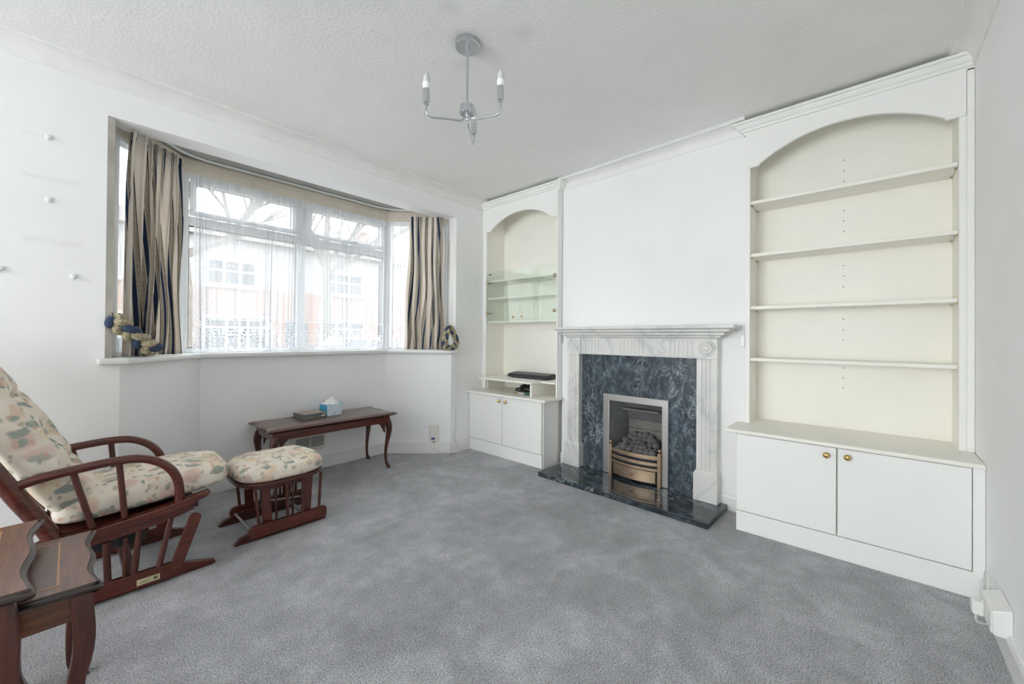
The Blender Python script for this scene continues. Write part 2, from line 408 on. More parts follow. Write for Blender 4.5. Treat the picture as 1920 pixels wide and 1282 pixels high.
def net_material():
    m = bpy.data.materials.new('net_curtain_lace'); m.use_nodes = True
    nt = m.node_tree; nt.nodes.clear()
    out = nt.nodes.new('ShaderNodeOutputMaterial')
    uv = coords(nt, (1, 1, 1), 'UV')
    sep = nt.nodes.new('ShaderNodeSeparateXYZ'); nt.links.new(uv, sep.inputs[0])
    x, z = sep.outputs[0], sep.outputs[1]
    fine = noise_tex(nt, coords(nt, (60, 2.0, 1), 'UV'), 1.0, 2)
    base = math_node(nt, 'ADD', 0.43, math_node(nt, 'MULTIPLY', fine, 0.30))
    # lace border: diamond mesh, fan motifs, solid hem with scallops (z is metres above the hem)
    def sinm(v, per, ph=0.0): return math_node(nt, 'SINE', math_node(nt, 'ADD', math_node(nt, 'MULTIPLY', v, 2*PI/per), ph))
    a = math_node(nt, 'ABSOLUTE', sinm(math_node(nt, 'ADD', x, z), 0.030))
    b2 = math_node(nt, 'ABSOLUTE', sinm(math_node(nt, 'SUBTRACT', x, z), 0.030))
    dia = math_node(nt, 'LESS_THAN', math_node(nt, 'MINIMUM', a, b2), 0.42)
    xm = math_node(nt, 'ABSOLUTE', math_node(nt, 'SUBTRACT', math_node(nt, 'FRACT', math_node(nt, 'DIVIDE', x, 0.075)), 0.5))
    zc = math_node(nt, 'SUBTRACT', z, 0.085)
    r = math_node(nt, 'SQRT', math_node(nt, 'ADD', math_node(nt, 'POWER', math_node(nt, 'MULTIPLY', xm, 0.075), 2.0), math_node(nt, 'MULTIPLY', zc, zc)))
    rings = math_node(nt, 'GREATER_THAN', sinm(r, 0.024), -0.1)
    petals = math_node(nt, 'GREATER_THAN', sinm(math_node(nt, 'ARCTAN2', zc, math_node(nt, 'ADD', math_node(nt, 'MULTIPLY', xm, 0.075), 0.0001)), 0.42), 0.1)
    motif = math_node(nt, 'MAXIMUM', math_node(nt, 'MULTIPLY', rings, 0.8), math_node(nt, 'MULTIPLY', petals, 0.9))
    def band(lo, hi): return math_node(nt, 'MULTIPLY', math_node(nt, 'GREATER_THAN', z, lo), math_node(nt, 'LESS_THAN', z, hi))
    scal = math_node(nt, 'ADD', 0.018, math_node(nt, 'MULTIPLY', math_node(nt, 'ABSOLUTE', sinm(x, 0.075)), 0.016))
    hemmask = math_node(nt, 'LESS_THAN', z, scal)
    al = math_node(nt, 'MULTIPLY', base, math_node(nt, 'GREATER_THAN', z, 0.245))
    al = math_node(nt, 'ADD', al, math_node(nt, 'MULTIPLY', band(0.175, 0.235), math_node(nt, 'ADD', 0.20, math_node(nt, 'MULTIPLY', dia, 0.55))))
    al = math_node(nt, 'ADD', al, math_node(nt, 'MULTIPLY', band(0.235, 0.2451), 0.8))
    al = math_node(nt, 'ADD', al, math_node(nt, 'MULTIPLY', band(0.07, 0.1751), math_node(nt, 'ADD', 0.24, math_node(nt, 'MULTIPLY', motif, 0.55))))
    low = math_node(nt, 'ADD', 0.55, math_node(nt, 'MULTIPLY', rings, 0.15))
    low = math_node(nt, 'SUBTRACT', low, math_node(nt, 'MULTIPLY', hemmask, 0.35))
    al = math_node(nt, 'ADD', al, math_node(nt, 'MULTIPLY', math_node(nt, 'LESS_THAN', z, 0.0701), low))
    # gathered heading is denser
    hd = math_node(nt, 'MULTIPLY', math_node(nt, 'GREATER_THAN', z, 1.215), 0.25)
    al = math_node(nt, 'ADD', al, hd); al.node.use_clamp = True
    tr = nt.nodes.new('ShaderNodeBsdfTransparent')
    tl = nt.nodes.new('ShaderNodeBsdfTranslucent'); tl.inputs[0].default_value = (0.88, 0.90, 0.94, 1)
    df = nt.nodes.new('ShaderNodeBsdfDiffuse'); df.inputs[0].default_value = (0.88, 0.89, 0.92, 1)
    m1 = nt.nodes.new('ShaderNodeMixShader'); m1.inputs[0].default_value = 0.6
    nt.links.new(tl.outputs[0], m1.inputs[1]); nt.links.new(df.outputs[0], m1.inputs[2])
    m2 = nt.nodes.new('ShaderNodeMixShader')
    nt.links.new(al, m2.inputs[0]); nt.links.new(tr.outputs[0], m2.inputs[1]); nt.links.new(m1.outputs[0], m2.inputs[2])
    nt.links.new(m2.outputs[0], out.inputs[0])
    return m
MAT['net'] = net_material()

def brick_far():
    m, nt, b = new_mat('red_brickwork')
    t = nt.nodes.new('ShaderNodeTexBrick')
    t.inputs['Color1'].default_value = rgb((0.235, 0.125, 0.10)); t.inputs['Color2'].default_value = rgb((0.29, 0.155, 0.12))
    t.inputs['Mortar'].default_value = rgb((0.38, 0.34, 0.30)); t.inputs['Scale'].default_value = 1.0
    t.inputs['Brick Width'].default_value = 0.23; t.inputs['Row Height'].default_value = 0.075; t.inputs['Mortar Size'].default_value = 0.01
    nt.links.new(coords(nt, (1, 1, 1), 'Object', (PI/2, 0, 0)), t.inputs['Vector'])
    nt.links.new(t.outputs[0], b.inputs['Base Color']); b.inputs['Roughness'].default_value = 0.9
    return m
MAT['brick'] = brick_far()
MAT['render'] = simple('pale_render', (0.36, 0.355, 0.345), 0.9, var=0.1)
MAT['roof_tile'] = simple('brown_roof_tiles', (0.19, 0.17, 0.16), 0.9, var=0.3, vscale=3)
MAT['tarmac'] = simple('tarmac', (0.13, 0.13, 0.135), 0.9, var=0.2, vscale=2)
MAT['paving'] = simple('paving', (0.34, 0.33, 0.31), 0.9, var=0.2, vscale=2)
MAT['hedge'] = simple('hedge_green', (0.05, 0.08, 0.03), 0.9, var=0.5, vscale=9)
MAT['bark'] = simple('grey_bark', (0.16, 0.15, 0.135), 0.9, var=0.3, vscale=9)
MAT['car_paint'] = simple('navy_car_paint', (0.03, 0.06, 0.10), 0.2, coat=0.8)
MAT['car_silver'] = simple('silver_car_paint', (0.42, 0.44, 0.45), 0.25, 0.3, coat=0.8)
MAT['dark_glass'] = simple('dark_window_glass', (0.05, 0.06, 0.07), 0.08)
MAT['tyre'] = simple('tyre_rubber', (0.02, 0.02, 0.02), 0.8)

def puzzle_box():
    m, nt, b = new_mat('printed_card')
    n = noise_tex(nt, coords(nt), 16, 4, 0.6, 1.0)
    c = ramp(nt, n, [(0.3, srgb(70, 74, 72)), (0.45, srgb(120, 124, 118)), (0.55, srgb(98, 96, 98)), (0.7, srgb(150, 150, 150))])
    nt.links.new(c, b.inputs['Base Color']); b.inputs['Roughness'].default_value = 0.35
    return m
MAT['card_side'] = puzzle_box()
MAT['card_top'] = simple('pink_cream_print', srgb(172, 152, 140), 0.35, var=0.35, vscale=14)
def tissue_card():
    m, nt, b = new_mat('white_blue_swirl_card')
    n = noise_tex(nt, coords(nt), 14, 3, 0.5, 2.0)
    c = ramp(nt, n, [(0.33, srgb(130, 200, 228)), (0.44, srgb(212, 226, 234)), (0.6, srgb(226, 231, 236))])
    nt.links.new(c, b.inputs['Base Color']); b.inputs['Roughness'].default_value = 0.5
    return m
MAT['tissue_card'] = tissue_card()

# ------------------------------------------------------------------ mesh helpers
class MB:
    def __init__(self, xf=None):
        self.v = []; self.f = []; self.uv = None; self.xf = xf
    def add(self, verts, faces):
        o = len(self.v)
        self.v += [tuple(p) for p in verts]
        self.f += [tuple(i+o for i in q) for q in faces]
        return self
    def box(self, x0, x1, y0, y1, z0, z1):
        x0, x1 = sorted((x0, x1)); y0, y1 = sorted((y0, y1)); z0, z1 = sorted((z0, z1))
        v = [(x0, y0, z0), (x1, y0, z0), (x1, y1, z0), (x0, y1, z0), (x0, y0, z1), (x1, y0, z1), (x1, y1, z1), (x0, y1, z1)]
        return self.add(v, [(0, 3, 2, 1), (4, 5, 6, 7), (0, 1, 5, 4), (1, 2, 6, 5), (2, 3, 7, 6), (3, 0, 4, 7)])
    def prism(self, poly, axis, a0, a1):
        def p3(p, a):
            return {'x': (a, p[0], p[1]), 'y': (p[0], a, p[1]), 'z': (p[0], p[1], a)}[axis]
        n = len(poly)
        v = [p3(p, a0) for p in poly] + [p3(p, a1) for p in poly]
        f = [tuple(range(n)), tuple(range(2*n-1, n-1, -1))] + [(i, i+n, (i+1) % n+n, (i+1) % n) for i in range(n)]
        return self.add(v, f)
    def tube(self, pts, rad, seg=12, caps=True, flat=None):
        pts = [Vector(p) for p in pts]; n = len(pts)
        if not isinstance(rad, (list, tuple)): rad = [rad]*n
        tang = []
        for i in range(n):
            a = pts[max(0, i-1)]; b = pts[min(n-1, i+1)]
            tang.append((b-a).normalized())
        up = Vector((0, 0, 1))
        if abs(tang[0].dot(up)) > 0.95: up = Vector((0, 1, 0))
        nn = (up - tang[0]*up.dot(tang[0])).normalized()
        vs = []
        for i in range(n):
            nn = (nn - tang[i]*nn.dot(tang[i])).normalized()
            bb = tang[i].cross(nn)
            for k in range(seg):
                a = 2*PI*k/seg
                s = flat if flat else (1, 1)
                vs.append(pts[i] + nn*(math.cos(a)*rad[i]*s[0]) + bb*(math.sin(a)*rad[i]*s[1]))
        fs = [(i*seg+k, i*seg+(k+1) % seg, (i+1)*seg+(k+1) % seg, (i+1)*seg+k) for i in range(n-1) for k in range(seg)]
        if caps: fs += [tuple(range(seg-1, -1, -1)), tuple((n-1)*seg+k for k in range(seg))]
        return self.add(vs, fs)
    def lathe(self, prof, origin, axis=(0, 0, 1), seg=20):
        ax = Vector(axis).normalized()
        t = Vector((1, 0, 0)) if abs(ax.x) < 0.9 else Vector((0, 1, 0))
        a = ax.cross(t).normalized(); b = ax.cross(a)
        o = Vector(origin); vs = []
        for (r, h) in prof:
            for k in range(seg):
                th = 2*PI*k/seg
                vs.append(o + ax*h + a*(r*math.cos(th)) + b*(r*math.sin(th)))
        n = len(prof)
        fs = [(i*seg+k, i*seg+(k+1) % seg, (i+1)*seg+(k+1) % seg, (i+1)*seg+k) for i in range(n-1) for k in range(seg)]
        fs += [tuple(range(seg-1, -1, -1)), tuple((n-1)*seg+k for k in range(seg))]
        return self.add(vs, fs)
    def grid(self, fn, nu, nv, uvfn=None, close_u=False):
        o = len(self.v); vs = []; uvs = []
        for j in range(nv+1):
            for i in range(nu+1):
                u, v = i/nu, j/nv
                vs.append(fn(u, v)); uvs.append(uvfn(u, v) if uvfn else (u, v))
        fs = [(j*(nu+1)+i, j*(nu+1)+i+1, (j+1)*(nu+1)+i+1, (j+1)*(nu+1)+i) for j in range(nv) for i in range(nu)]
        self.uv = (self.uv or []) + uvs
        return self.add(vs, fs)
    def superell(self, c, half, e1=0.35, e2=0.35, nu=40, nv=24, rot=None, dent=None):
        sg = lambda x, e: math.copysign(abs(x)**e, x)
        rot = rot or Matrix.Identity(3); c = Vector(c); vs = []
        for j in range(nv+1):
            ph = -PI/2 + PI*j/nv
            for i in range(nu):
                th = 2*PI*i/nu
                p = Vector((half[0]*sg(math.cos(ph), e1)*sg(math.cos(th), e2), half[1]*sg(math.cos(ph), e1)*sg(math.sin(th), e2), half[2]*sg(math.sin(ph), e1)))
                if dent: p = dent(p)
                vs.append(c + rot @ p)
        fs = [(j*nu+i, j*nu+(i+1) % nu, (j+1)*nu+(i+1) % nu, (j+1)*nu+i) for j in range(nv) for i in range(nu)]
        return self.add(vs, fs)
    def build(self, name, mat, parent=None, smooth=None, bevel=0.0, origin=None, seg=2):
        me = bpy.data.meshes.new(name)
        org = Vector((0, 0, 0))
        if parent is not None:
            org = Vector(parent.get('_org', (0, 0, 0)))
        elif origin is not None:
            org = Vector(origin)
        vs = [Vector(self.xf(*p)) if self.xf else Vector(p) for p in self.v]
        me.from_pydata([tuple(p-org) for p in vs], [], self.f)
        me.update()
        bm = bmesh.new(); bm.from_mesh(me)
        if self.uv is None: bmesh.ops.remove_doubles(bm, verts=bm.verts, dist=1e-5)
        if self.uv is None: bmesh.ops.recalc_face_normals(bm, faces=bm.faces)
        bm.to_mesh(me); bm.free()
        if self.uv is not None:
            l = me.uv_layers.new(name='uv')
            for lp in me.loops: l.data[lp.index].uv = self.uv[lp.vertex_index]
        if smooth is not None:
            me.shade_smooth(); me.set_sharp_from_angle(angle=R(smooth))
        me.materials.append(MAT[mat] if isinstance(mat, str) else mat)
        o = bpy.data.objects.new(name, me); COL.objects.link(o)
        if parent is not None:
            o.parent = parent; o['_org'] = tuple(org)
        else:
            o.location = org; o['_org'] = tuple(org)
        if bevel:
            md = o.modifiers.new('bevel', 'BEVEL'); md.width = bevel; md.segments = seg; md.limit_method = 'ANGLE'; md.angle_limit = R(30)
        return o

def tag(o, label, cat, group=None, kind=None):
    o['label'] = label; o['category'] = cat
    if group: o['group'] = group
    if kind: o['kind'] = kind
    return o

def thing(name, label, cat, loc=(0, 0, 0), group=None, kind=None):
    o = bpy.data.objects.new(name, None); COL.objects.link(o)
    o.location = loc; o.empty_display_size = 0.05; o['_org'] = tuple(loc)
    return tag(o, label, cat, group, kind)

def struct(o, label, cat):
    return tag(o, label, cat, None, 'structure')

def box(x0, x1, y0, y1, z0, z1): return MB().box(x0, x1, y0, y1, z0, z1)

# ------------------------------------------------------------------ room dimensions
YW, YR, XK = 3.085, -0.377, -4.6
ZC = 2.58
XF = 2.97                    # face of both fitted upper units
XA = 3.26                    # alcove back wall
SK = R(1.8)                  # the chimney breast is a touch out of square
OX, OY = 2.985, 0.605
def BR(u, v, z):             # breast frame: u out of the wall, v along it, z up
    return (OX - u*math.cos(SK) + v*math.sin(SK), OY + u*math.sin(SK) + v*math.cos(SK), z)

# ------------------------------------------------------------------ shell
struct(box(XK-0.3, 3.6, -0.7, 3.9, -0.12, 0).build('floor', 'carpet'), 'grey cut pile carpet with brushed cloudy marks', 'carpet')
struct(MB().box(XK-0.3, 3.6, -0.7, YW+0.165, ZC, ZC+0.14).build('ceiling', 'ceiling'), 'pale grey embossed paper ceiling', 'ceiling')
w = MB()
w.prism([(XK-0.3, 0), (0.194, 0), (0.194, 0.985), (0.135, 0.985), (0.135, ZC), (XK-0.3, ZC)], 'y', YW, YW+0.165)
w.prism([(3.6, 0), (2.535, 0), (2.535, 0.985), (2.59, 0.985), (2.59, ZC), (3.6, ZC)], 'y', YW, YW+0.165)
struct(w.build('wall_window', 'wall_marked'), 'white wall around the bay window with faint picture marks', 'wall')
struct(box(0.135, 2.59, YW, YW+0.165, 2.338, ZC).build('trim_1', 'wall'), 'white boxed beam spanning the bay opening', 'beam')
struct(box(XK-0.3, 3.6, YR-0.2, YR, 0, ZC).build('wall_right', 'wall'), 'pale wall beside the large fitted bookcase', 'wall')
# unseen far end wall; glazed opening added for the rear fill light
w = MB()
w.box(XK-0.15, XK, YR, 0.57, 0, ZC); w.box(XK-0.15, XK, 2.87, YW, 0, ZC)
w.box(XK-0.15, XK, 0.57, 2.87, 2.40, ZC); w.box(XK-0.15, XK, 0.57, 2.87, 0, 0.10)
struct(w.build('wall_rear', 'wall'), 'unseen white end wall with an opening added for fill light', 'wall')
dr = thing('added_rear_doors', 'unseen white framed glazed doors added for the rear fill light', 'window', (XK-0.1, 1.72, 0.1), kind='structure')
fr = MB()
for y in (0.57, 1.315, 2.06, 2.81): fr.box(XK-0.12, XK-0.06, y, y+0.06, 0.10, 2.40)
fr.box(XK-0.12, XK-0.06, 0.57, 2.87, 0.10, 0.17); fr.box(XK-0.12, XK-0.06, 0.57, 2.87, 2.33, 2.40)
fr.build('window_frame', 'upvc', dr)
for y in (0.63, 1.375, 2.12): box(XK-0.10, XK-0.094, y, y+0.69, 0.17, 2.33).build('pane', 'glass', dr)

# chimney breast (with fire opening) and alcove back walls
br = MB(BR)
br.prism([(0.0, 0), (0.545, 0), (0.545, 0.64), (1.005, 0.64), (1.005, 0), (1.50, 0), (1.50, ZC), (0.0, ZC)], 'x', -0.02, 0.0)
br.prism([(0.0, 0), (0.02, 0), (0.02, ZC), (0, ZC)], 'x', -0.32, -0.02)
br.prism([(1.48, 0), (1.50, 0), (1.50, ZC), (1.48, ZC)], 'x', -0.32, -0.02)
struct(br.build('wall_fireplace', 'wall'), 'white chimney breast above and around the fireplace', 'wall')
struct(MB().box(XA, XA+0.3, -0.6, 3.3, 0, ZC).build('wall_alcove', 'wall'), 'plain wall at the back of both alcoves', 'wall')

# ---- bay: low walls, soffit, head board, sill
BI = [(0.194, YW+0.001), (0.638, 3.562), (2.097, 3.562), (2.535, YW+0.001)]
BO = [(0.02, YW+0.165), (0.50, 3.80), (2.235, 3.80), (2.71, YW+0.165)]
names = ['wall_bay_left', 'wall_bay_centre', 'wall_bay_right']
labs = ['slanting low wall of the bay behind the glider chair', 'low wall under the main bay window behind the bench', 'slanting low wall of the bay carrying the wall socket']
for i in range(3):
    struct(MB().prism([BI[i], BI[i+1], BO[i+1], BO[i]], 'z', 0, 0.985).build(names[i], 'wall'), labs[i], 'wall')
struct(MB().prism([(0.0, YW+0.165), (2.72, YW+0.165), (2.25, 3.82), (0.48, 3.82)], 'z', 2.412, ZC+0.14).build('trim_2', 'soffit'), 'grey painted soffit over the bay window', 'ceiling')

WO = [(0.135, 3.215), (0.515, 3.645), (2.155, 3.645), (2.59, 3.215)]      # window frame centre line
def off(poly, d):
    out = []
    n = len(poly)
    for i in range(n):
        ns = []
        for a, b in ((i-1, i), (i, i+1)):
            if a < 0 or b >= n: continue
            t = Vector((poly[b][0]-poly[a][0], poly[b][1]-poly[a][1])).normalized()
            ns.append(Vector((-t.y, t.x)))
        s = ns[0] if len(ns) == 1 else (ns[0]+ns[1])/(1+ns[0].dot(ns[1]))
        out.append((poly[i][0]+s.x*d, poly[i][1]+s.y*d))
    return out
def band(path, d0, d1, z0, z1):
    a, b = off(path, d0), off(path, d1)
    m = MB()
    for i in range(len(path)-1):
        m.prism([a[i], a[i+1], b[i+1], b[i]], 'z', z0, z1)
    return m
hb = band(WO, -0.035, 0.05, 2.30, 2.412)
hb2 = band(WO, -0.048, -0.03, 2.345, 2.395)
hb.v += []; 
hbo = hb.build('trim_3', 'head_wood', bevel=0.004); struct(hbo, 'stained cream board running above the bay windows', 'trim')
hb2.build('moulding', 'head_wood', hbo, bevel=0.004)
# sill
sill_in = [(0.107, 3.03), (0.228, 3.03), (0.628, 3.502), (2.080, 3.502), (2.497, 3.03), (2.602, 3.03)]
sill_out = [(2.602, YW+0.01), (2.60, 3.20), (2.17, 3.68), (0.50, 3.68), (0.12, 3.20), (0.107, YW+0.01)]
sl = MB().prism(sill_in+sill_out, 'z', 0.985, 1.018).build('trim_4', 'trim', bevel=0.009)
struct(sl, 'white painted window sill running round the bay', 'window sill')

# reveal linings at either side of the bay
struct(MB().prism([(0.135, YW), (0.165, YW+0.02), (0.165, 3.25), (0.10, 3.25)], 'z', 1.018, 2.338).build('trim_5', 'reveal_shadow'), 'narrow beige reveal left of the bay window, shadow painted in', 'trim')
struct(MB().prism([(2.59, YW+0.001), (2.575, YW+0.02), (2.575, 3.25), (2.62, 3.25)], 'z', 1.018, 2.338).build('trim_6', 'trim'), 'white narrow reveal at the fireplace end of the bay', 'trim')

# ---- windows
def window_bay(name, label, P, Q, mulls, transom, openers):
    """P-Q: inside line of the frame in plan; members are boxes in a frame (s along, d outward, z)."""
    P = Vector((P[0], P[1])); Q = Vector((Q[0], Q[1])); T = (Q-P).normalized(); L = (Q-P).length
    D = Vector((-T.y, T.x))
    def xf(s, d, z): p = P + T*s + D*d; return (p.x, p.y, z)
    t = thing(name, label, 'window', (P.x, P.y, 1.018), kind='structure')
    z0, z1 = 1.018, 2.305
    fb = MB(xf)
    fb.box(0, L, -0.03, 0.03, z0, z0+0.035); fb.box(0, L, -0.03, 0.03, z1-0.035, z1)
    fb.box(0, 0.055, -0.03, 0.03, z0+0.035, z1-0.035); fb.box(L-0.055, L, -0.03, 0.03, z0+0.035, z1-0.035)
    fb.build('window_frame', 'upvc', t, bevel=0.004)
    edges = [0.055] + [m for m in mulls] + [L-0.055]
    for m in mulls:
        mb = MB(xf); mb.box(m-0.035, m+0.035, -0.03, 0.03, z0+0.035, z1-0.035); mb.build('mullion', 'upvc', t, bevel=0.004)
    rows = [(z0+0.035, z1-0.035)] if transom is None else [(z0+0.035, transom-0.032), (transom+0.032, z1-0.035)]
    lo = [0.055] + [m+0.035 for m in mulls]; hi = [m-0.035 for m in mulls] + [L-0.055]
    for a, b in zip(lo, hi):
        if transom is not None:
            mb = MB(xf); mb.box(a, b, -0.03, 0.03, transom-0.032, transom+0.032); mb.build('transom', 'upvc', t, bevel=0.004)
        for k, (r0, r1) in enumerate(rows):
            i = 0.0
            if openers and k == len(rows)-1 and transom is not None:
                sa = MB(xf); w_ = 0.04
                sa.box(a+.004, b-.004, -0.042, -0.012, r0+.004, r0+w_); sa.box(a+.004, b-.004, -0.042, -0.012, r1-w_, r1-.004)
                sa.box(a+.004, a+w_, -0.042, -0.012, r0+w_, r1-w_); sa.box(b-w_, b-.004, -0.042, -0.012, r0+w_, r1-w_)
                so = sa.build('sash', 'upvc', t, bevel=0.004)
                hm = MB(xf); c = (a+b)/2; hm.box(c-0.02, c+0.02, -0.056, -0.042, r0+0.012, r0+0.034); hm.box(c-0.01, c+0.08, -0.066, -0.056, r0+0.016, r0+0.030)
                hm.build('window_handle', 'upvc', so, bevel=0.003)
                i = 0.036
            g = MB(xf); g.box(a+i-.004, b-i+.004, -0.004, 0.004, r0+i-.004, r1-i+.004); g.build('pane', 'glass', t)
            gk = MB(xf); q = 0.006
            for (s0, s1, za, zb) in ((a+i, b-i, r0+i, r0+i+q), (a+i, b-i, r1-i-q, r1-i), (a+i, a+i+q, r0+i, r1-i), (b-i-q, b-i, r0+i, r1-i)):
                gk.box(s0, s1, -0.010, 0.010, za, zb)
            gk.build('gasket', 'gasket', t)
    return t
window_bay('window_1', 'narrow slanting bay window behind the striped curtain by the chair', WO[0], WO[1], [], None, False)
window_bay('window_2', 'wide four pane white bay window hung with lace net', WO[1], WO[2], [0.81], 1.965, True)
window_bay('window_3', 'narrow slanting bay window beside the fireplace end curtain', WO[2], WO[3], [], None, False)
# rounded posts where the windows meet
for k in (1, 2):
    o = MB().lathe([(0.045, 1.018), (0.045, 2.305)], (WO[k][0], WO[k][1], 0), seg=16).build('trim_%d' % (6+k), 'upvc', smooth=40)
    struct(o, 'white corner post at the %s corner of the bay window' % ('chair side' if k == 1 else 'fireplace side'), 'window post')

# ---- coving and skirting
COVE = [(0.0, ZC), (0.0, 2.495), (0.007, 2.495), (0.010, 2.505)] + [(0.010+0.066*(1-math.cos(a)), 2.505+0.058*math.sin(a)) for a in [R(10*k) for k in range(1, 10)]] + [(0.088, 2.563), (0.088, 2.574), (0.094, 2.576), (0.094, ZC)]
struct(MB().prism([(YW-d, z) for d, z in COVE], 'x', XK, 2.93).build('trim_9', 'cornice'), 'concave plaster coving along the window wall', 'coving')
struct(MB().prism([(YR+d, z) for d, z in COVE], 'x', XK, 3.2).build('trim_10', 'cornice'), 'concave plaster coving along the bookcase side wall', 'coving')
struct(MB(lambda x, y, z: BR(y, x, z)).prism(COVE, 'x', 0.0, 1.50).build('trim_11', 'cornice'), 'concave plaster coving over the chimney breast', 'coving')
struct(MB().prism([(XK+d, z) for d, z in COVE], 'y', YR, YW).build('trim_12', 'cornice'), 'concave plaster coving along the end wall', 'coving')
SKP = [(0, 0), (0.018, 0), (0.018, 0.085), (0.012, 0.1), (0.006, 0.106), (0, 0.106)]
struct(MB().prism([(YW-d, z) for d, z in SKP], 'x', XK, 0.190).build('baseboard_window', 'trim'), 'white skirting along the window wall by the chair', 'skirting')
struct(MB().prism([(YW-d, z) for d, z in SKP], 'x', 2.540, 2.782).build('baseboard_corner', 'trim'), 'short white skirting between the bay and small cupboard', 'skirting')
struct(MB().prism([(YR+d, z) for d, z in SKP], 'x', XK, 2.708).build('baseboard_right', 'trim'), 'white skirting along the wall by the large bookcase', 'skirting')
for nm, lab, (v0, v1) in (('baseboard_hearth_right', 'short white skirting between hearth and large cupboard', (0.0, 0.154)), ('baseboard_hearth_left', 'short white skirting between hearth and small cupboard', (1.412, 1.50))):
    struct(MB(lambda x, y, z: BR(y, x, z)).prism(SKP, 'x', v0, v1).build(nm, 'trim'), lab, 'skirting')
bo_ = off(BI, -0.018)
bi2 = off(BI, 0.002)
for i, (nm, lab) in enumerate((('baseboard_bay_left', 'white skirting on the bay wall behind the chair'), ('baseboard_bay_centre', 'white skirting on the bay wall behind the bench'), ('baseboard_bay_right', 'white skirting on the bay wall under the socket'))):
    struct(MB().prism([bo_[i], bo_[i+1], bi2[i+1], bi2[i]], 'z', 0, 0.104).build(nm, 'trim', bevel=0.004), lab, 'skirting')

# ------------------------------------------------------------------ fitted alcove units
def knob_at(parent, p, axis, r=0.016, mat='brass', name='knob'):
    MB().lathe([(r*0.45, 0), (r*0.40, r*0.5), (r*0.9, r*0.75), (r, r*1.15), (r*0.8, r*1.55), (r*0.3, r*1.75), (0.001, r*1.78)], p, axis, 16).build(name, mat, parent, smooth=50)

def base_cupboard(name, label, y0, y1, xf, xb, door_lo, door_hi, split, knobs, side_at):
    t = thing(name, label, 'cupboard', (xf, (y0+y1)/2, 0), 'low alcove cupboards')
    b = MB()
    b.box(xf+0.022, xb, y0, y0+0.018, 0, 0.583); b.box(xf+0.022, xb, y1-0.018, y1, 0, 0.583)
    b.box(xf+0.022, xb, y0+0.018, y1-0.018, 0.10, 0.118); b.box(xb-0.012, xb, y0+0.018, y1-0.018, 0.118, 0.583)
    b.box(xf+0.024, xf+0.034, y0+0.018, y1-0.018, 0.118, 0.583)
    b.build('body', 'unit_cream', t)
    box(xf+0.003, xf+0.022, y0, y1, 0, 0.117).build('plinth', 'unit_white', t, bevel=0.0015)
    for k, (a, c) in enumerate(((split+0.003, door_hi), (door_lo, split-0.003))):
        d = box(xf, xf+0.02, a, c, 0.122, 0.578).build('door', 'unit_white', t, bevel=0.002)
        knob_at(d, (xf+0.001, knobs[k][0], knobs[k][1]), (-1, 0, 0))
    return t
cr = base_cupboard('alcove_cupboard', 'wide white two door cupboard under the large bookcase', YR+0.001, 0.605, 2.708, 3.19, -0.336, 0.604, 0.133, ((0.176, 0.536), (0.090, 0.541)), None)
box(2.709, 2.730, YR+0.001, -0.339, 0.117, 0.583).build('end_stile', 'unit_white', cr, bevel=0.0015)
cl = base_cupboard('alcove_cupboard', 'small white two door cupboard in the alcove beside the bay', 2.138, YW-0.001, 2.775, 3.24, 2.142, 3.079, 2.614, ((2.648, 0.537), (2.565, 0.534)), None)
box(2.797, 3.02, 2.134, 2.138, 0, 0.583).build('side_panel', 'unit_white', cl)

tag(MB().prism([(2.69, YR+0.001), (2.69, 0.664), (2.970, 0.664), (2.975, 0.604), (3.20, 0.604), (3.20, YR+0.001)], 'z', 0.583, 0.604).build('worktop', 'unit_cream', bevel=0.006, origin=(2.9, 0.1, 0.583)), 'long cream worktop under the large bookcase', 'worktop')
tag(MB().prism([(2.742, YW-0.001), (2.742, 2.080), (3.005, 2.080), (3.045, 2.125), (3.25, 2.125), (3.25, YW-0.001)], 'z', 0.583, 0.603).build('worktop', 'unit_cream', bevel=0.006, origin=(3.0, 2.6, 0.583)), 'short cream worktop on the small alcove cupboard', 'worktop')

MOULD = [(0.0, 2.482), (0.014, 2.482), (0.014, 2.498), (0.027, 2.500), (0.029, 2.511), (0.042, 2.518), (0.053, 2.533), (0.053, 2.539), (0.068, 2.541), (0.069, 2.554), (0.062, 2.559), (0.0, 2.559)]
def arch_poly(y0, y1, ya, yb, zlow, rise, ztop):
    # y0<ya<yb<y1, flat shoulders then a segmental arch
    h = (yb-ya)/2; c = (ya+yb)/2; Rr = (h*h+rise*rise)/(2*rise); zc = zlow+0.012+rise-Rr
    pts = [(y0, ztop), (y0, zlow), (ya, zlow), ]
    n = 28
    for i in range(n+1):
        y = ya + (yb-ya)*i/n
        pts.append((y, zc + math.sqrt(max(0, Rr*Rr-(y-c)**2))))
    pts += [(yb, zlow), (y1, zlow), (y1, ztop)]
    return pts

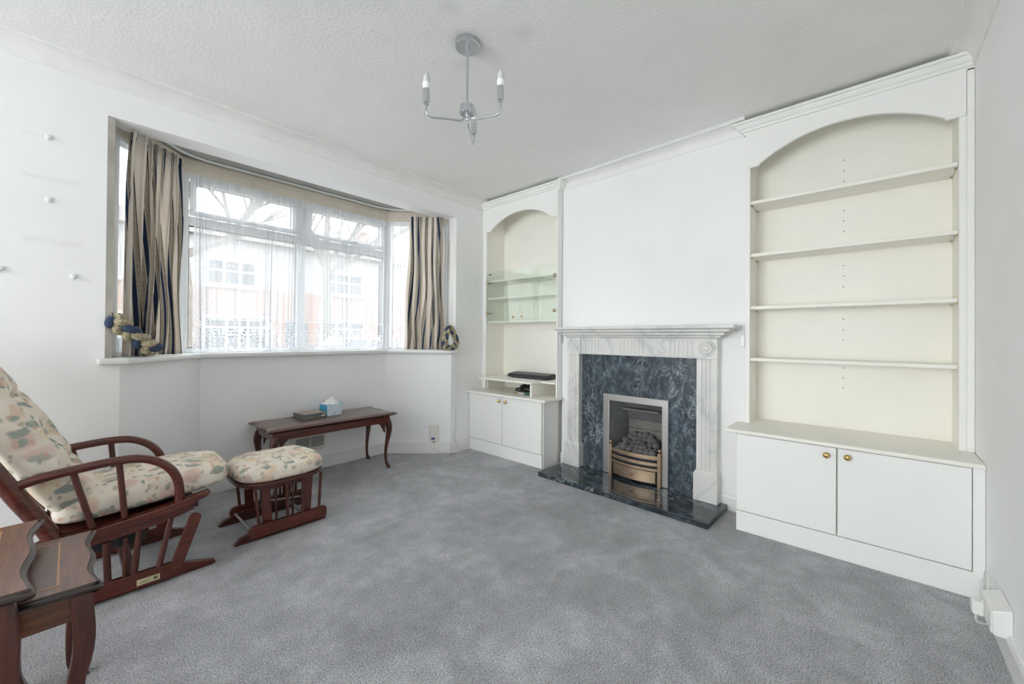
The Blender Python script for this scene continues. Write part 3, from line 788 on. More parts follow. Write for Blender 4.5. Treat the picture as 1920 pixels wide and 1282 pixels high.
# ---- large bookcase
bk = thing('fitted_bookcase', 'tall cream arched bookcase with four shelves beside the fireplace', 'bookcase', (3.08, 0.11, 0.604))
box(XF+0.001, 3.20, 0.588, 0.604, 0.604, 2.50).build('side_panel', 'unit_cream', bk)
box(XF+0.001, 3.20, -0.341, -0.324, 0.604, 2.50).build('side_panel', 'unit_cream', bk)
box(3.19, 3.20, -0.324, 0.588, 0.604, 2.50).build('back_panel', 'unit_cream', bk)
box(XF+0.001, 3.20, -0.341, 0.604, 2.50, 2.516).build('top_panel', 'unit_cream', bk)
box(XF-0.014, XF, YR+0.001, -0.350, 0.604, 2.49).build('stile', 'unit_white', bk, bevel=0.002)
box(XF-0.011, XF, -0.350, -0.324, 0.604, 2.262).build('stile', 'unit_white', bk, bevel=0.002)
box(XF-0.012, XF, 0.586, 0.612, 0.604, 2.262).build('stile', 'unit_white', bk, bevel=0.002)
MB().prism(arch_poly(-0.348, 0.612, -0.276, 0.534, 2.260, 0.132, 2.490), 'x', XF-0.018, XF).build('arch_fascia', 'unit_white', bk)
def cornice(parent, yl, yr, wall_left, wall_right, xback):
    path = []
    m = MB(); n = len(MOULD)
    cols = []
    if not wall_right: cols.append([(xback, yr-d, z) for d, z in MOULD])
    cols.append([(XF-d, yr-(0 if wall_right else d), z) for d, z in MOULD])
    cols.append([(XF-d, yl+(0 if wall_left else d), z) for d, z in MOULD])
    if not wall_left: cols.append([(xback, yl+d, z) for d, z in MOULD])
    vs = [p for c in cols for p in c]; fs = []
    for k in range(len(cols)-1):
        for i in range(n):
            j = (i+1) % n
            fs.append((k*n+i, k*n+j, (k+1)*n+j, (k+1)*n+i))
    fs.append(tuple(range(n))); fs.append(tuple(range(len(cols)*n-1, (len(cols)-1)*n-1, -1)))
    m.add(vs, fs)
    return m.build('cornice', 'unit_white', parent)
cornice(bk, 0.612, YR+0.001, False, True, 2.985)
SHZ = (2.046, 1.704, 1.362, 1.027)
peg = None
for z in SHZ:
    sh = box(XF+0.004, 3.189, -0.323, 0.587, z-0.021, z).build('shelf', 'unit_cream', bk, bevel=0.003)
    for y in (-0.322, 0.577):
        for x in (XF+0.03, 3.15): box(x, x+0.014, y, y+0.009, z-0.027, z-0.021).build('shelf_support', 'antique_brass', sh)
zs = [2.255, 2.19, 2.125, 1.945, 1.88, 1.815, 1.605, 1.54, 1.475, 1.275, 1.21, 1.145, 0.975, 0.915, 0.855]
hm = None
for z in zs:
    if hm is None:
        hm = MB().lathe([(0.0032, 0), (0.0032, 0.004)], (3.187, 0.127, z), (1, 0, 0), 8).build('peg_hole', 'gap_dark', bk)
        base = z
    else:
        c = hm.copy(); COL.objects.link(c); c.parent = bk; c.location = (0, 0, z-base)

# ---- small display unit in the other alcove
du = thing('fitted_display_unit', 'narrow cream arched alcove unit with a glass fronted cabinet', 'display unit', (3.1, 2.6, 0.604))
YL0, YL1 = 2.108, 3.083
box(XF+0.001, 3.046, YL0, YL0+0.004, 0.604, 2.50).build('outer_cheek', 'unit_white', du)
box(XF+0.001, 3.25, YL0+0.004, YL0+0.018, 0.604, 2.50).build('side_panel', 'unit_cream', du)
box(XF+0.001, 3.25, 3.032, 3.048, 0.604, 2.50).build('side_panel', 'unit_cream', du)
box(3.238, 3.25, YL0+0.018, 3.032, 0.604, 2.50).build('back_panel', 'unit_cream', du)
box(XF+0.001, 3.25, YL0, 3.048, 2.50, 2.514).build('top_panel', 'unit_cream', du)
box(XF-0.012, XF, YL0, YL0+0.016, 0.604, 2.252).build('stile', 'unit_white', du, bevel=0.002)
box(XF-0.012, XF, 3.028, YL1, 0.604, 2.252).build('stile', 'unit_white', du, bevel=0.002)
MB().prism(arch_poly(YL0, YL1, 2.180, 2.965, 2.250, 0.128, 2.490), 'x', XF-0.018, XF).build('arch_fascia', 'unit_white', du)
cornice(du, YL1, YL0, True, False, 3.035)
for z in (1.742, 1.560, 1.315):
    box(XF+0.012, 3.237, YL0+0.019, 3.031, z-0.019, z).build('shelf', 'unit_cream', du, bevel=0.002)
for (a, b, hy, ky) in ((2.5705, 3.024, 3.003, 2.632), (2.114, 2.5665, 2.136, 2.520)):
    d = box(XF-0.020, XF-0.0145, a, b, 1.294, 1.822).build('glass_door', 'glass_green', du)
    d['label'] = 'clear greenish glass door with brass fittings'
    for z in (1.715, 1.395):
        MB().lathe([(0.017, 0), (0.017, 0.006), (0.011, 0.010), (0.006, 0.012), (0.001, 0.012)], (XF-0.0205, hy, z), (-1, 0, 0), 16).build('hinge', 'antique_brass', d, smooth=40)
        if hy > 2.6: MB().tube([(XF-0.010, hy, z), (XF+0.02, hy-0.03, z), (XF+0.025, hy+0.022, z)], 0.006, 8).build('hinge_arm', 'antique_brass', d, smooth=40)
    knob_at(d, (XF-0.020, ky, 1.349), (-1, 0, 0), 0.011)
    if hy > 2.6: box(XF-0.0212, XF-0.0204, 2.945, 2.985, 1.793, 1.803).build('maker_tag', 'plastic_black', d)

# low open box standing on the small worktop
ob = thing('open_box_shelf', 'low open cream box shelf on the small worktop', 'shelf', (2.95, 2.65, 0.603))
MB().prism([(2.862, 3.026), (2.812, 2.985), (2.812, 2.290), (2.955, 2.290), (2.955, 2.128), (3.234, 2.128), (3.234, 3.026)], 'z', 0.720, 0.738).build('shelf_top', 'unit_cream', ob, bevel=0.005)
box(2.832, 3.234, 2.302, 2.320, 0.603, 0.720).build('side_panel', 'unit_cream', ob)
box(2.975, 3.234, 3.010, 3.026, 0.603, 0.720).build('side_panel', 'unit_cream', ob)

# things on and in it
st = thing('set_top_box', 'slim black set top box on the open box shelf', 'set top box', (3.12, 2.55, 0.738))
pts = [(3.045, 0.745), (3.052, 0.765), (3.075, 0.778), (3.17, 0.790), (3.222, 0.788), (3.228, 0.745)]
MB().prism(pts, 'y', 2.30, 2.805).build('casing', 'plastic_black', st, bevel=0.008, seg=3)
MB().prism([(3.043, 0.748), (3.043, 0.756), (3.055, 0.758), (3.055, 0.748)], 'y', 2.32, 2.785).build('front_strip', 'dark_glass', st)
for y in (2.36, 2.74):
    for x in (3.07, 3.20): MB().lathe([(0.012, 0.738), (0.012, 0.746)], (x, y, 0)).build('foot', 'plastic_black', st)

def blob_path(c, sx, sy, sz, n, seed):
    rnd = random.Random(seed); pts = []
    for i in range(n):
        pts.append(Vector((c[0]+rnd.uniform(-sx, sx), c[1]+rnd.uniform(-sy, sy), c[2]+rnd.uniform(0, sz))))
    out = []
    for i in range(len(pts)-1):
        a = pts[max(0, i-1)]; b = pts[i]; d = pts[i+1]; e = pts[min(len(pts)-1, i+2)]
        for k in range(6):
            t = k/6
            out.append(0.5*((2*b)+(d-a)*t+(2*a-5*b+4*d-e)*t*t+(3*b-a-3*d+e)*t**3))
    return out
tag(MB().tube(blob_path((3.02, 2.50, 0.610), 0.08, 0.10, 0.075, 26, 3), 0.0065, 8).build('cable_tangle', 'black_wire', smooth=60, origin=(3.02, 2.5, 0.603)), 'tangle of black cables inside the open box shelf', 'cables')
ad = thing('power_adapter', 'dark green and black adapter lying on the small worktop', 'adapter', (2.91, 2.43, 0.603))
MB().superell((2.90, 2.385, 0.619), (0.025, 0.05, 0.016), 0.4, 0.4, 20, 12).build('casing', 'plastic_green', ad, smooth=50)
MB().tube([(2.90, 2.43, 0.617), (2.89, 2.47, 0.614), (2.90, 2.51, 0.612), (2.92, 2.545, 0.611)], 0.007, 8).build('lead', 'net_cable', ad, smooth=60)
MB().lathe([(0.010, 0), (0.010, 0.018)], (2.90, 2.545, 0.614), (0.2, 1, 0), 10).build('plug_tip', 'brass', ad)

# ------------------------------------------------------------------ fireplace
fs = thing('fireplace_surround', 'white veined marble surround with fluted legs and mantel shelf', 'fireplace', BR(0.05, 0.78, 0.038))
def fluted(a, b, u, flutes, depth=0.006):
    # (v,u) outline with vertical grooves on its face
    pts = [(a, 0.0), (a, u)]
    for (c, wv) in flutes:
        pts += [(c-wv/2, u), (c-wv/4, u-depth), (c+wv/4, u-depth), (c+wv/2, u)]
    pts += [(b, u), (b, 0.0)]
    return pts
FV = lambda x, y, z: BR(y, x, z)
for (a, b, pa, pb) in ((0.163, 0.296, 0.154, 0.310), (1.272, 1.390, 1.255, 1.412)):
    c = (a+b)/2
    leg = MB(FV).prism(fluted(a, b, 0.066, [(c+k*0.026, 0.017) for k in (-1, 0, 1)]), 'z', 0.245, 1.010).build('leg', 'marble_white', fs)
    MB(FV).add([(pa, 0, 0.038), (pb, 0, 0.038), (pb, 0.086, 0.038), (pa, 0.086, 0.038),
                (pa, 0, 0.222), (pb, 0, 0.222), (pb, 0.086, 0.222), (pa, 0.086, 0.222),
                (a, 0, 0.245), (b, 0, 0.245), (b, 0.067, 0.245), (a, 0.067, 0.245)],
               [(0, 3, 2, 1), (0, 1, 5, 4), (1, 2, 6, 5), (2, 3, 7, 6), (3, 0, 4, 7), (4, 5, 9, 8), (5, 6, 10, 9), (6, 7, 11, 10), (7, 4, 8, 11), (8, 9, 10, 11)]).build('plinth_block', 'marble_white', leg, bevel=0.002)
fl_ = []
for c0, n in ((0.40, 6), (0.78, 7), (1.155, 6)):
    fl_ += [(c0+(k-(n-1)/2)*0.031, 0.018) for k in range(n)]
MB(FV).prism(fluted(0.300, 1.255, 0.064, fl_, 0.005), 'z', 1.022, 1.135).build('frieze', 'marble_white', fs)
MB(FV).box(0.298, 1.257, 0, 0.066, 1.010, 1.022).box(0.298, 1.257, 0, 0.066, 1.135, 1.150).build('frieze_edging', 'marble_white', fs, bevel=0.002)
for (a, b) in ((0.160, 0.298), (1.257, 1.393)):
    blk = MB(FV).box(a, b, 0, 0.074, 1.010, 1.150).build('corner_block', 'marble_white', fs, bevel=0.002)
    c = BR(0.073, (a+b)/2, 1.082)
    ax = (-math.cos(SK), math.sin(SK), 0)
    MB().lathe([(0.056, 0.0), (0.056, 0.004), (0.052, 0.008), (0.046, 0.008), (0.041, 0.003), (0.036, 0.008), (0.030, 0.009), (0.026, 0.004), (0.022, 0.004), (0.017, 0.009), (0.009, 0.012), (0.001, 0.0125)], c, ax, 32).build('roundel', 'marble_white', blk, smooth=30)
mt = None
LAY = [(0.010, 1.150, 1.156), (0.026, 1.156, 1.167), (0.042, 1.167, 1.173), (0.058, 1.173, 1.190), (0.074, 1.190, 1.196), (0.096, 1.196, 1.212), (0.114, 1.212, 1.218), (0.130, 1.218, 1.238)]
m_ = MB(FV)
for (o_, z0, z1) in LAY:
    m_.box(0.160-o_, 1.393+o_*0.48, 0, 0.074+o_*0.95, z0, z1)
# chamfered undersides between the steps
for (oa, ob_, z0, z1) in ((0.040, 0.062, 1.178, 1.190), (0.062, 0.092, 1.194, 1.206)):
    a0, a1 = 0.160-oa, 1.393+oa*0.48
m_.build('mantel_shelf', 'marble_white', fs, bevel=0.003)

bp = MB(FV)
bp.prism([(0.300, 0.038), (0.508, 0.038), (0.508, 0.684), (1.052, 0.684), (1.052, 0.038), (1.268, 0.038), (1.268, 1.010), (0.300, 1.010)], 'y', 0.0005, 0.018)
tag(bp.build('marble_back_panel', 'marble_panel', origin=BR(0, 0.78, 0.038)), 'dark blue grey veined marble panel around the fire', 'back panel')
he = MB(FV).prism([(0.110, 0.0), (1.436, 0.0), (1.436, 0.412), (0.110, 0.405)], 'z', 0.0, 0.038)
tag(he.build('hearth_slab', 'marble_hearth', bevel=0.004, origin=BR(0.2, 0.78, 0)), 'polished black marble hearth slab with white veins', 'hearth')

gf = thing('gas_fire', 'inset gas fire with steel frame and bronze grate', 'gas fire', BR(0.0, 0.78, 0.038))
MB(FV).prism([(0.506, 0.038), (0.556, 0.038), (0.556, 0.634), (0.994, 0.634), (0.994, 0.038), (1.054, 0.038), (1.054, 0.690), (0.506, 0.690)], 'y', 0.018, 0.034).build('steel_frame', 'steel', gf, bevel=0.005)
fx = MB(FV)   # firebox: splayed cheeks, back and sloping throat
fx.add([(0.556, 0.02, 0.038), (0.994, 0.02, 0.038), (0.930, -0.19, 0.038), (0.620, -0.19, 0.038),
        (0.556, 0.02, 0.64), (0.994, 0.02, 0.64), (0.930, -0.10, 0.64), (0.620, -0.10, 0.64), (0.930, -0.19, 0.46), (0.620, -0.19, 0.46)],
       [(0, 1, 2, 3), (0, 3, 9, 7, 4), (1, 5, 6, 8, 2), (6, 7, 9, 8), (4, 7, 6, 5)])
fx.build('firebox', 'firebox', gf)
MB(FV).box(0.621, 0.929, -0.189, -0.175, 0.30, 0.395).build('back_brick', 'firebrick', gf, bevel=0.004)
MB(FV).box(0.621, 0.929, -0.189, -0.178, 0.398, 0.47).build('back_brick', 'firebrick', gf, bevel=0.004)
MB(FV).box(0.621, 0.929, -0.175, -0.06, 0.56, 0.575).build('baffle', 'firebrick', gf, bevel=0.003)
MB(FV).prism([(0.57, 0.015), (0.98, 0.015), (0.93, -0.17), (0.62, -0.17)], 'z', 0.10, 0.215).build('burner_tray', 'firebox', gf)
def bow(v): return 0.045 + 0.050*(1-((v-0.765)/0.215)**2)
def bowed(z0, z1, th=0.012, v0=0.560, v1=0.970, n=16, back=0.0):
    m = MB(FV)
    pts = [(v0+(v1-v0)*i/n) for i in range(n+1)]
    m.prism([(v, bow(v)-back) for v in pts] + [(v, bow(v)-back-th) for v in reversed(pts)], 'z', z0, z1)
    return m
gr = bowed(0.236, 0.266).build('grate_bar', 'bronze', gf, bevel=0.002)
bowed(0.190, 0.214).build('grate_bar', 'bronze', gf, bevel=0.002)
bowed(0.150, 0.170).build('grate_bar', 'bronze', gf, bevel=0.002)
bowed(0.05, 0.255, 0.004, 0.580, 0.950, 16, 0.020).build('inner_liner', 'plastic_black', gf)
bpz = [(0.600, 0.060), (0.735, 0.060), (0.735, 0.050), (0.795, 0.050), (0.795, 0.060), (0.950, 0.060)]
apn = bowed(0.062, 0.145, 0.010, 0.590, 0.940).build('ash_door', 'bronze', gf, bevel=0.002)
knob_at(apn, BR(0.094, 0.765, 0.105), (-math.cos(SK), math.sin(SK), 0), 0.010, 'bronze')
for v in (0.553, 0.957):
    p = MB(FV).box(v, v+0.024, 0.035, 0.060, 0.038, 0.288).build('grate_post', 'bronze', gf, bevel=0.002)
    c = BR(0.048, v+0.012, 0.286)
    MB().lathe([(0.006, 0), (0.006, 0.010), (0.011, 0.014), (0.0135, 0.022), (0.011, 0.031), (0.004, 0.035), (0.001, 0.0355)], c, (0, 0, 1), 14).build('finial', 'bronze', p, smooth=50)
# coals
rnd = random.Random(11)
k = 0
spots = []
for row, (u, z, n, v0, v1) in enumerate(((0.030, 0.262, 7, 0.60, 0.93), (-0.015, 0.278, 7, 0.605, 0.93), (-0.06, 0.302, 7, 0.625, 0.92), (-0.105, 0.325, 6, 0.655, 0.90), (-0.13, 0.345, 4, 0.69, 0.87))):
    for i in range(n):
        spots.append((u+rnd.uniform(-.008, .008), v0+(v1-v0)*(i+0.5)/n + rnd.uniform(-.008, .008), z+rnd.uniform(-.006, .012)))
for (u, v, z) in spots:
    bm = bmesh.new(); bmesh.ops.create_icosphere(bm, subdivisions=2, radius=1)
    rx, ry, rz = rnd.uniform(.024, .033), rnd.uniform(.026, .036), rnd.uniform(.024, .032)
    sd = rnd.uniform(0, 50); rot = Matrix.Rotation(rnd.uniform(0, 6), 3, 'Z') @ Matrix.Rotation(rnd.uniform(-.6, .6), 3, 'X')
    for q in bm.verts:
        d = q.co.normalized(); q.co = rot @ Vector((d.x*rx, d.y*ry, d.z*rz))*(1+0.28*mnoise.noise(d*1.6+Vector((sd, 0, 0))))
    me = bpy.data.meshes.new('coal'); bm.to_mesh(me); bm.free(); me.shade_smooth()
    me.materials.append(MAT['coal'])
    o = bpy.data.objects.new('coal', me); COL.objects.link(o); o.location = BR(u, v, z)
    tag(o, 'dark grey ceramic coal heaped behind the bronze grate', 'coal', 'ceramic coals in the fire')

# ------------------------------------------------------------------ ceiling light
PX, PY = 1.288, 1.462
pl = thing('ceiling_light', 'brushed chrome three arm ceiling light with candle bulbs', 'ceiling light', (PX, PY, ZC))
MB().lathe([(0.001, ZC-0.001), (0.062, ZC-0.001), (0.062, ZC-0.022), (0.058, ZC-0.026), (0.001, ZC-0.026)], (PX, PY, 0), seg=40).build('ceiling_rose', 'chrome', pl, smooth=30)
MB().lathe([(0.010, 2.54), (0.010, 2.558)], (PX, PY, 0)).build('rose_nut', 'chrome', pl, smooth=30)
MB().tube([(PX, PY, 2.55), (PX, PY, 2.26)], 0.0055, 12).build('rod', 'chrome', pl, smooth=40)
MB().lathe([(0.001, 2.268), (0.037, 2.268), (0.037, 2.232), (0.033, 2.232), (0.033, 2.236), (0.001, 2.236)], (PX, PY, 0), seg=32).build('hub', 'chrome', pl, smooth=30)
MB().lathe([(0.001, 2.195), (0.006, 2.198), (0.009, 2.206), (0.007, 2.216), (0.010, 2.222), (0.010, 2.236)], (PX, PY, 0), seg=16).build('hub_finial', 'chrome', pl, smooth=50)
RA = 0.200
away = math.atan2(_F.y, _F.x) - R(4)
for a in (away, away+R(120), away-R(120)):
    dx, dy = math.cos(a), math.sin(a)
    P3 = lambda r, z: (PX+dx*r, PY+dy*r, z)
    arm = MB().tube([P3(0.018, 2.236), P3(0.019, 2.205), P3(0.024, 2.195), P3(0.034, 2.191), P3(0.10, 2.184), P3(RA-0.032, 2.173), P3(RA-0.014, 2.175), P3(RA-0.004, 2.186), P3(RA, 2.202), P3(RA, 2.235)], 0.0045, 10).build('arm', 'chrome', pl, smooth=60)
    MB().lathe([(0.001, 2.226), (0.010, 2.226), (0.0155, 2.232), (0.0155, 2.297), (0.001, 2.297)], P3(RA, 0), seg=20).build('lamp_holder', 'chrome', arm, smooth=40)
    MB().lathe([(0.001, 2.297), (0.013, 2.297), (0.0165, 2.305), (0.0175, 2.318), (0.0175, 2.325), (0.001, 2.325)], P3(RA, 0), seg=20).build('bulb_collar', 'bulb_base', arm, smooth=50)
    MB().lathe([(0.0168, 2.325), (0.0165, 2.335), (0.0145, 2.350), (0.010, 2.364), (0.005, 2.374), (0.001, 2.377)], P3(RA, 0), seg=20).build('candle_bulb', 'bulb', arm, smooth=60)

# ------------------------------------------------------------------ curtains
tr_path = []
trk = off(WO, -0.085)
def roundpath(pts, rad, n=6):
    out = [Vector((pts[0][0], pts[0][1]))]
    for i in range(1, len(pts)-1):
        p = Vector(pts[i]); a = (Vector(pts[i-1])-p).normalized(); b = (Vector(pts[i+1])-p).normalized()
        s, e = p+a*rad, p+b*rad
        for k in range(n+1):
            t = k/n
            out.append(s*(1-t)**2 + p*2*t*(1-t) + e*t*t)
    out.append(Vector(pts[-1]))
    return out
tk = roundpath(trk, 0.16)
tag(MB().tube([(p.x, p.y, 2.402) for p in tk], 0.009, 8, flat=(1.0, 0.7)).build('curtain_track', 'upvc', smooth=40, origin=(1.3, 3.5, 2.40)), 'thin white curtain track curving round the head of the bay', 'curtain track')

def curtain(name, label, P, Q, Pb, Qb, folds, cloth, ztop, zbot, seed, amp, shear):
    rnd = random.Random(seed)
    P, Q, Pb, Qb = [Vector(p) for p in (P, Q, Pb, Qb)]
    t = thing(name, label, 'curtain', ((P.x+Q.x)/2, (P.y+Q.y)/2, zbot), 'striped curtains of the bay')
    org = Vector((0, 0, 0))
    ph = [rnd.uniform(0, 6) for _ in range(4)]
    nu, nv = folds*16, 40
    T = (Q-P).normalized(); D = Vector((T.y, -T.x))      # towards the room
    def fn(u, v):
        z = zbot + (ztop-zbot)*v
        a = P.lerp(Q, u)*v + Pb.lerp(Qb, u)*(1-v)
        uu = u + 0.035*math.sin(2*PI*u*2+ph[0])*(1-0.4*v) + shear*(1-v)*math.sin(PI*u)*0.10
        w_ = 2*PI*folds*uu
        am = amp*(0.75+0.35*math.sin(5.1*u+ph[1]))*(0.8+0.35*(1-v))
        d = am*(math.sin(w_)+0.28*math.sin(2*w_+ph[2]+2.5*(1-v)))
        s = 0.010*math.sin(2*w_+ph[3])+0.007*math.sin(3*v*PI+6*u+ph[2])
        p = a + D*(d + 0.008*math.sin(7*v+9*u)) + T*s
        return (p.x, p.y, z)
    c = MB().grid(fn, nu, nv, lambda u, v: (u*cloth + 0.03*math.sin(4*v+seed), v*(ztop-zbot)))
    o = c.build('drape', 'stripe', t, smooth=180)
    md = o.modifiers.new('thick', 'SOLIDIFY'); md.thickness = 0.0025
    hd = MB().grid(lambda u, v: (lambda p: (p[0]-D.x*-0.004, p[1]-D.y*-0.004, p[2]))(fn(u, 0.965+0.035*v)), nu, 3, lambda u, v: (u*cloth + 0.03*math.sin(4*(0.965+0.035*v)+seed), 1))
    hd.build('heading_tape', 'stripe', t, smooth=180)
    return t
curtain('curtain', 'gathered striped curtain on the chair side of the bay', (0.232, 3.195), (0.498, 3.462), (0.215, 3.190), (0.490, 3.448), 7, 1.30, 2.333, 1.021, 4, 0.032, 1.0)
curtain('curtain', 'gathered striped curtain on the fireplace side of the bay', (2.262, 3.400), (2.492, 3.170), (2.200, 3.400), (2.520, 3.160), 7, 1.25, 2.333, 1.021, 9, 0.026, -0.6)

def net(name, label, P, Q, zt, zb, folds, cloth, seed, amp):
    rnd = random.Random(seed); ph = [rnd.uniform(0, 6) for _ in range(5)]
    P, Q = Vector(P), Vector(Q); T = (Q-P).normalized(); D = Vector((T.y, -T.x))
    def fn(u, v):
        z = zb+(zt-zb)*v
        w_ = 2*PI*folds*(u+0.03*math.sin(2*PI*u*3+ph[0])+0.015*math.sin(2*PI*u*7+ph[4]))
        open_ = 0.35+0.65*(1-v)
        d = amp*open_*(math.sin(w_)*(0.6+0.4*math.sin(9*u+ph[1])) + 0.5*math.sin(2.3*w_+ph[2]))
        s = amp*open_*0.9*math.sin(2*w_+ph[3]) + 0.02*(1-v)*math.sin(11*u+ph[2])
        p = P.lerp(Q, u) + D*d + T*s
        return (p.x, p.y, z)
    o = MB().grid(fn, folds*14, 26, lambda u, v: (u*cloth, v*(zt-zb))).build(name, 'net', smooth=180, origin=(P.x, P.y, zb))
    return tag(o, label, 'net curtain', 'lace net curtains of the bay')
net('net_curtain', 'white lace net hanging across the wide bay window', (0.590, 3.575), (2.095, 3.575), 2.285, 1.022, 19, 2.6, 2, 0.016)
net('net_curtain', 'white lace net in the narrow window by the fireplace end', (2.150, 3.580), (2.545, 3.190), 2.285, 1.022, 6, 0.8, 5, 0.012)
net('net_curtain', 'white lace net in the narrow window on the chair side', (0.185, 3.215), (0.500, 3.565), 2.285, 1.022, 6, 0.8, 8, 0.012)

def braid(name, label, path, turns, amp, rad, closed, hook):
    pts = [Vector(p) for p in path]
    fine = []
    n = len(pts)
    for i in range(n-1 if not closed else n):
        g = lambda k: pts[k % n] if closed else pts[min(n-1, max(0, k))]
        a, b, c, d = g(i-1), g(i), g(i+1), g(i+2)
        for k in range(14):
            t = k/14
            fine.append(0.5*((2*b)+(c-a)*t+(2*a-5*b+4*c-d)*t*t+(3*b-a-3*c+d)*t**3))
    if not closed: fine.append(pts[-1])
    t = thing(name, label, 'tieback', tuple(pts[0]), 'braided curtain tiebacks')
    L = len(fine)
    view = Vector((-0.55, -0.83, 0))
    for k in range(3):
        out = []
        for i in range(L):
            tg = (fine[(i+1) % L if closed else min(L-1, i+1)]-fine[(i-1) if (i or closed) else 0]).normalized()
            sN = tg.cross(view).normalized(); dN = sN.cross(tg)
            w_ = 2*PI*(turns*i/L + k/3)
            out.append(fine[i]+sN*(amp*math.sin(w_))+dN*(amp*0.55*math.sin(2*w_)))
        if closed: out.append(out[0]); 
        MB().tube(out, rad, 10, flat=(1, 1)).build('strand', 'navy' if k == 0 else 'braid_beige', t, smooth=60)
    if hook:
        MB().tube([Vector(hook), Vector(hook).lerp(fine[0], 0.5)+Vector((0, 0, 0.018)), fine[0]], 0.0025, 6).build('loop', 'black_wire', t, smooth=60)
    return t
braid('curtain_tieback', 'braided navy and beige tieback slanting across the chair side curtain', [(0.166, 3.078, 1.235), (0.190, 3.082, 1.205), (0.228, 3.092, 1.165), (0.272, 3.108, 1.120), (0.312, 3.128, 1.082), (0.345, 3.150, 1.060)], 1.8, 0.029, 0.0215, False, (0.160, 3.082, 1.262))
braid('curtain_tieback', 'braided navy and beige tieback looped beside the fireplace side curtain', [(2.490, 3.055, 1.235), (2.448, 3.055, 1.175), (2.425, 3.055, 1.105), (2.440, 3.055, 1.052), (2.500, 3.052, 1.043), (2.555, 3.052, 1.052), (2.572, 3.052, 1.105), (2.535, 3.054, 1.180)], 4, 0.0155, 0.0155, True, (2.505, 3.083, 1.275))

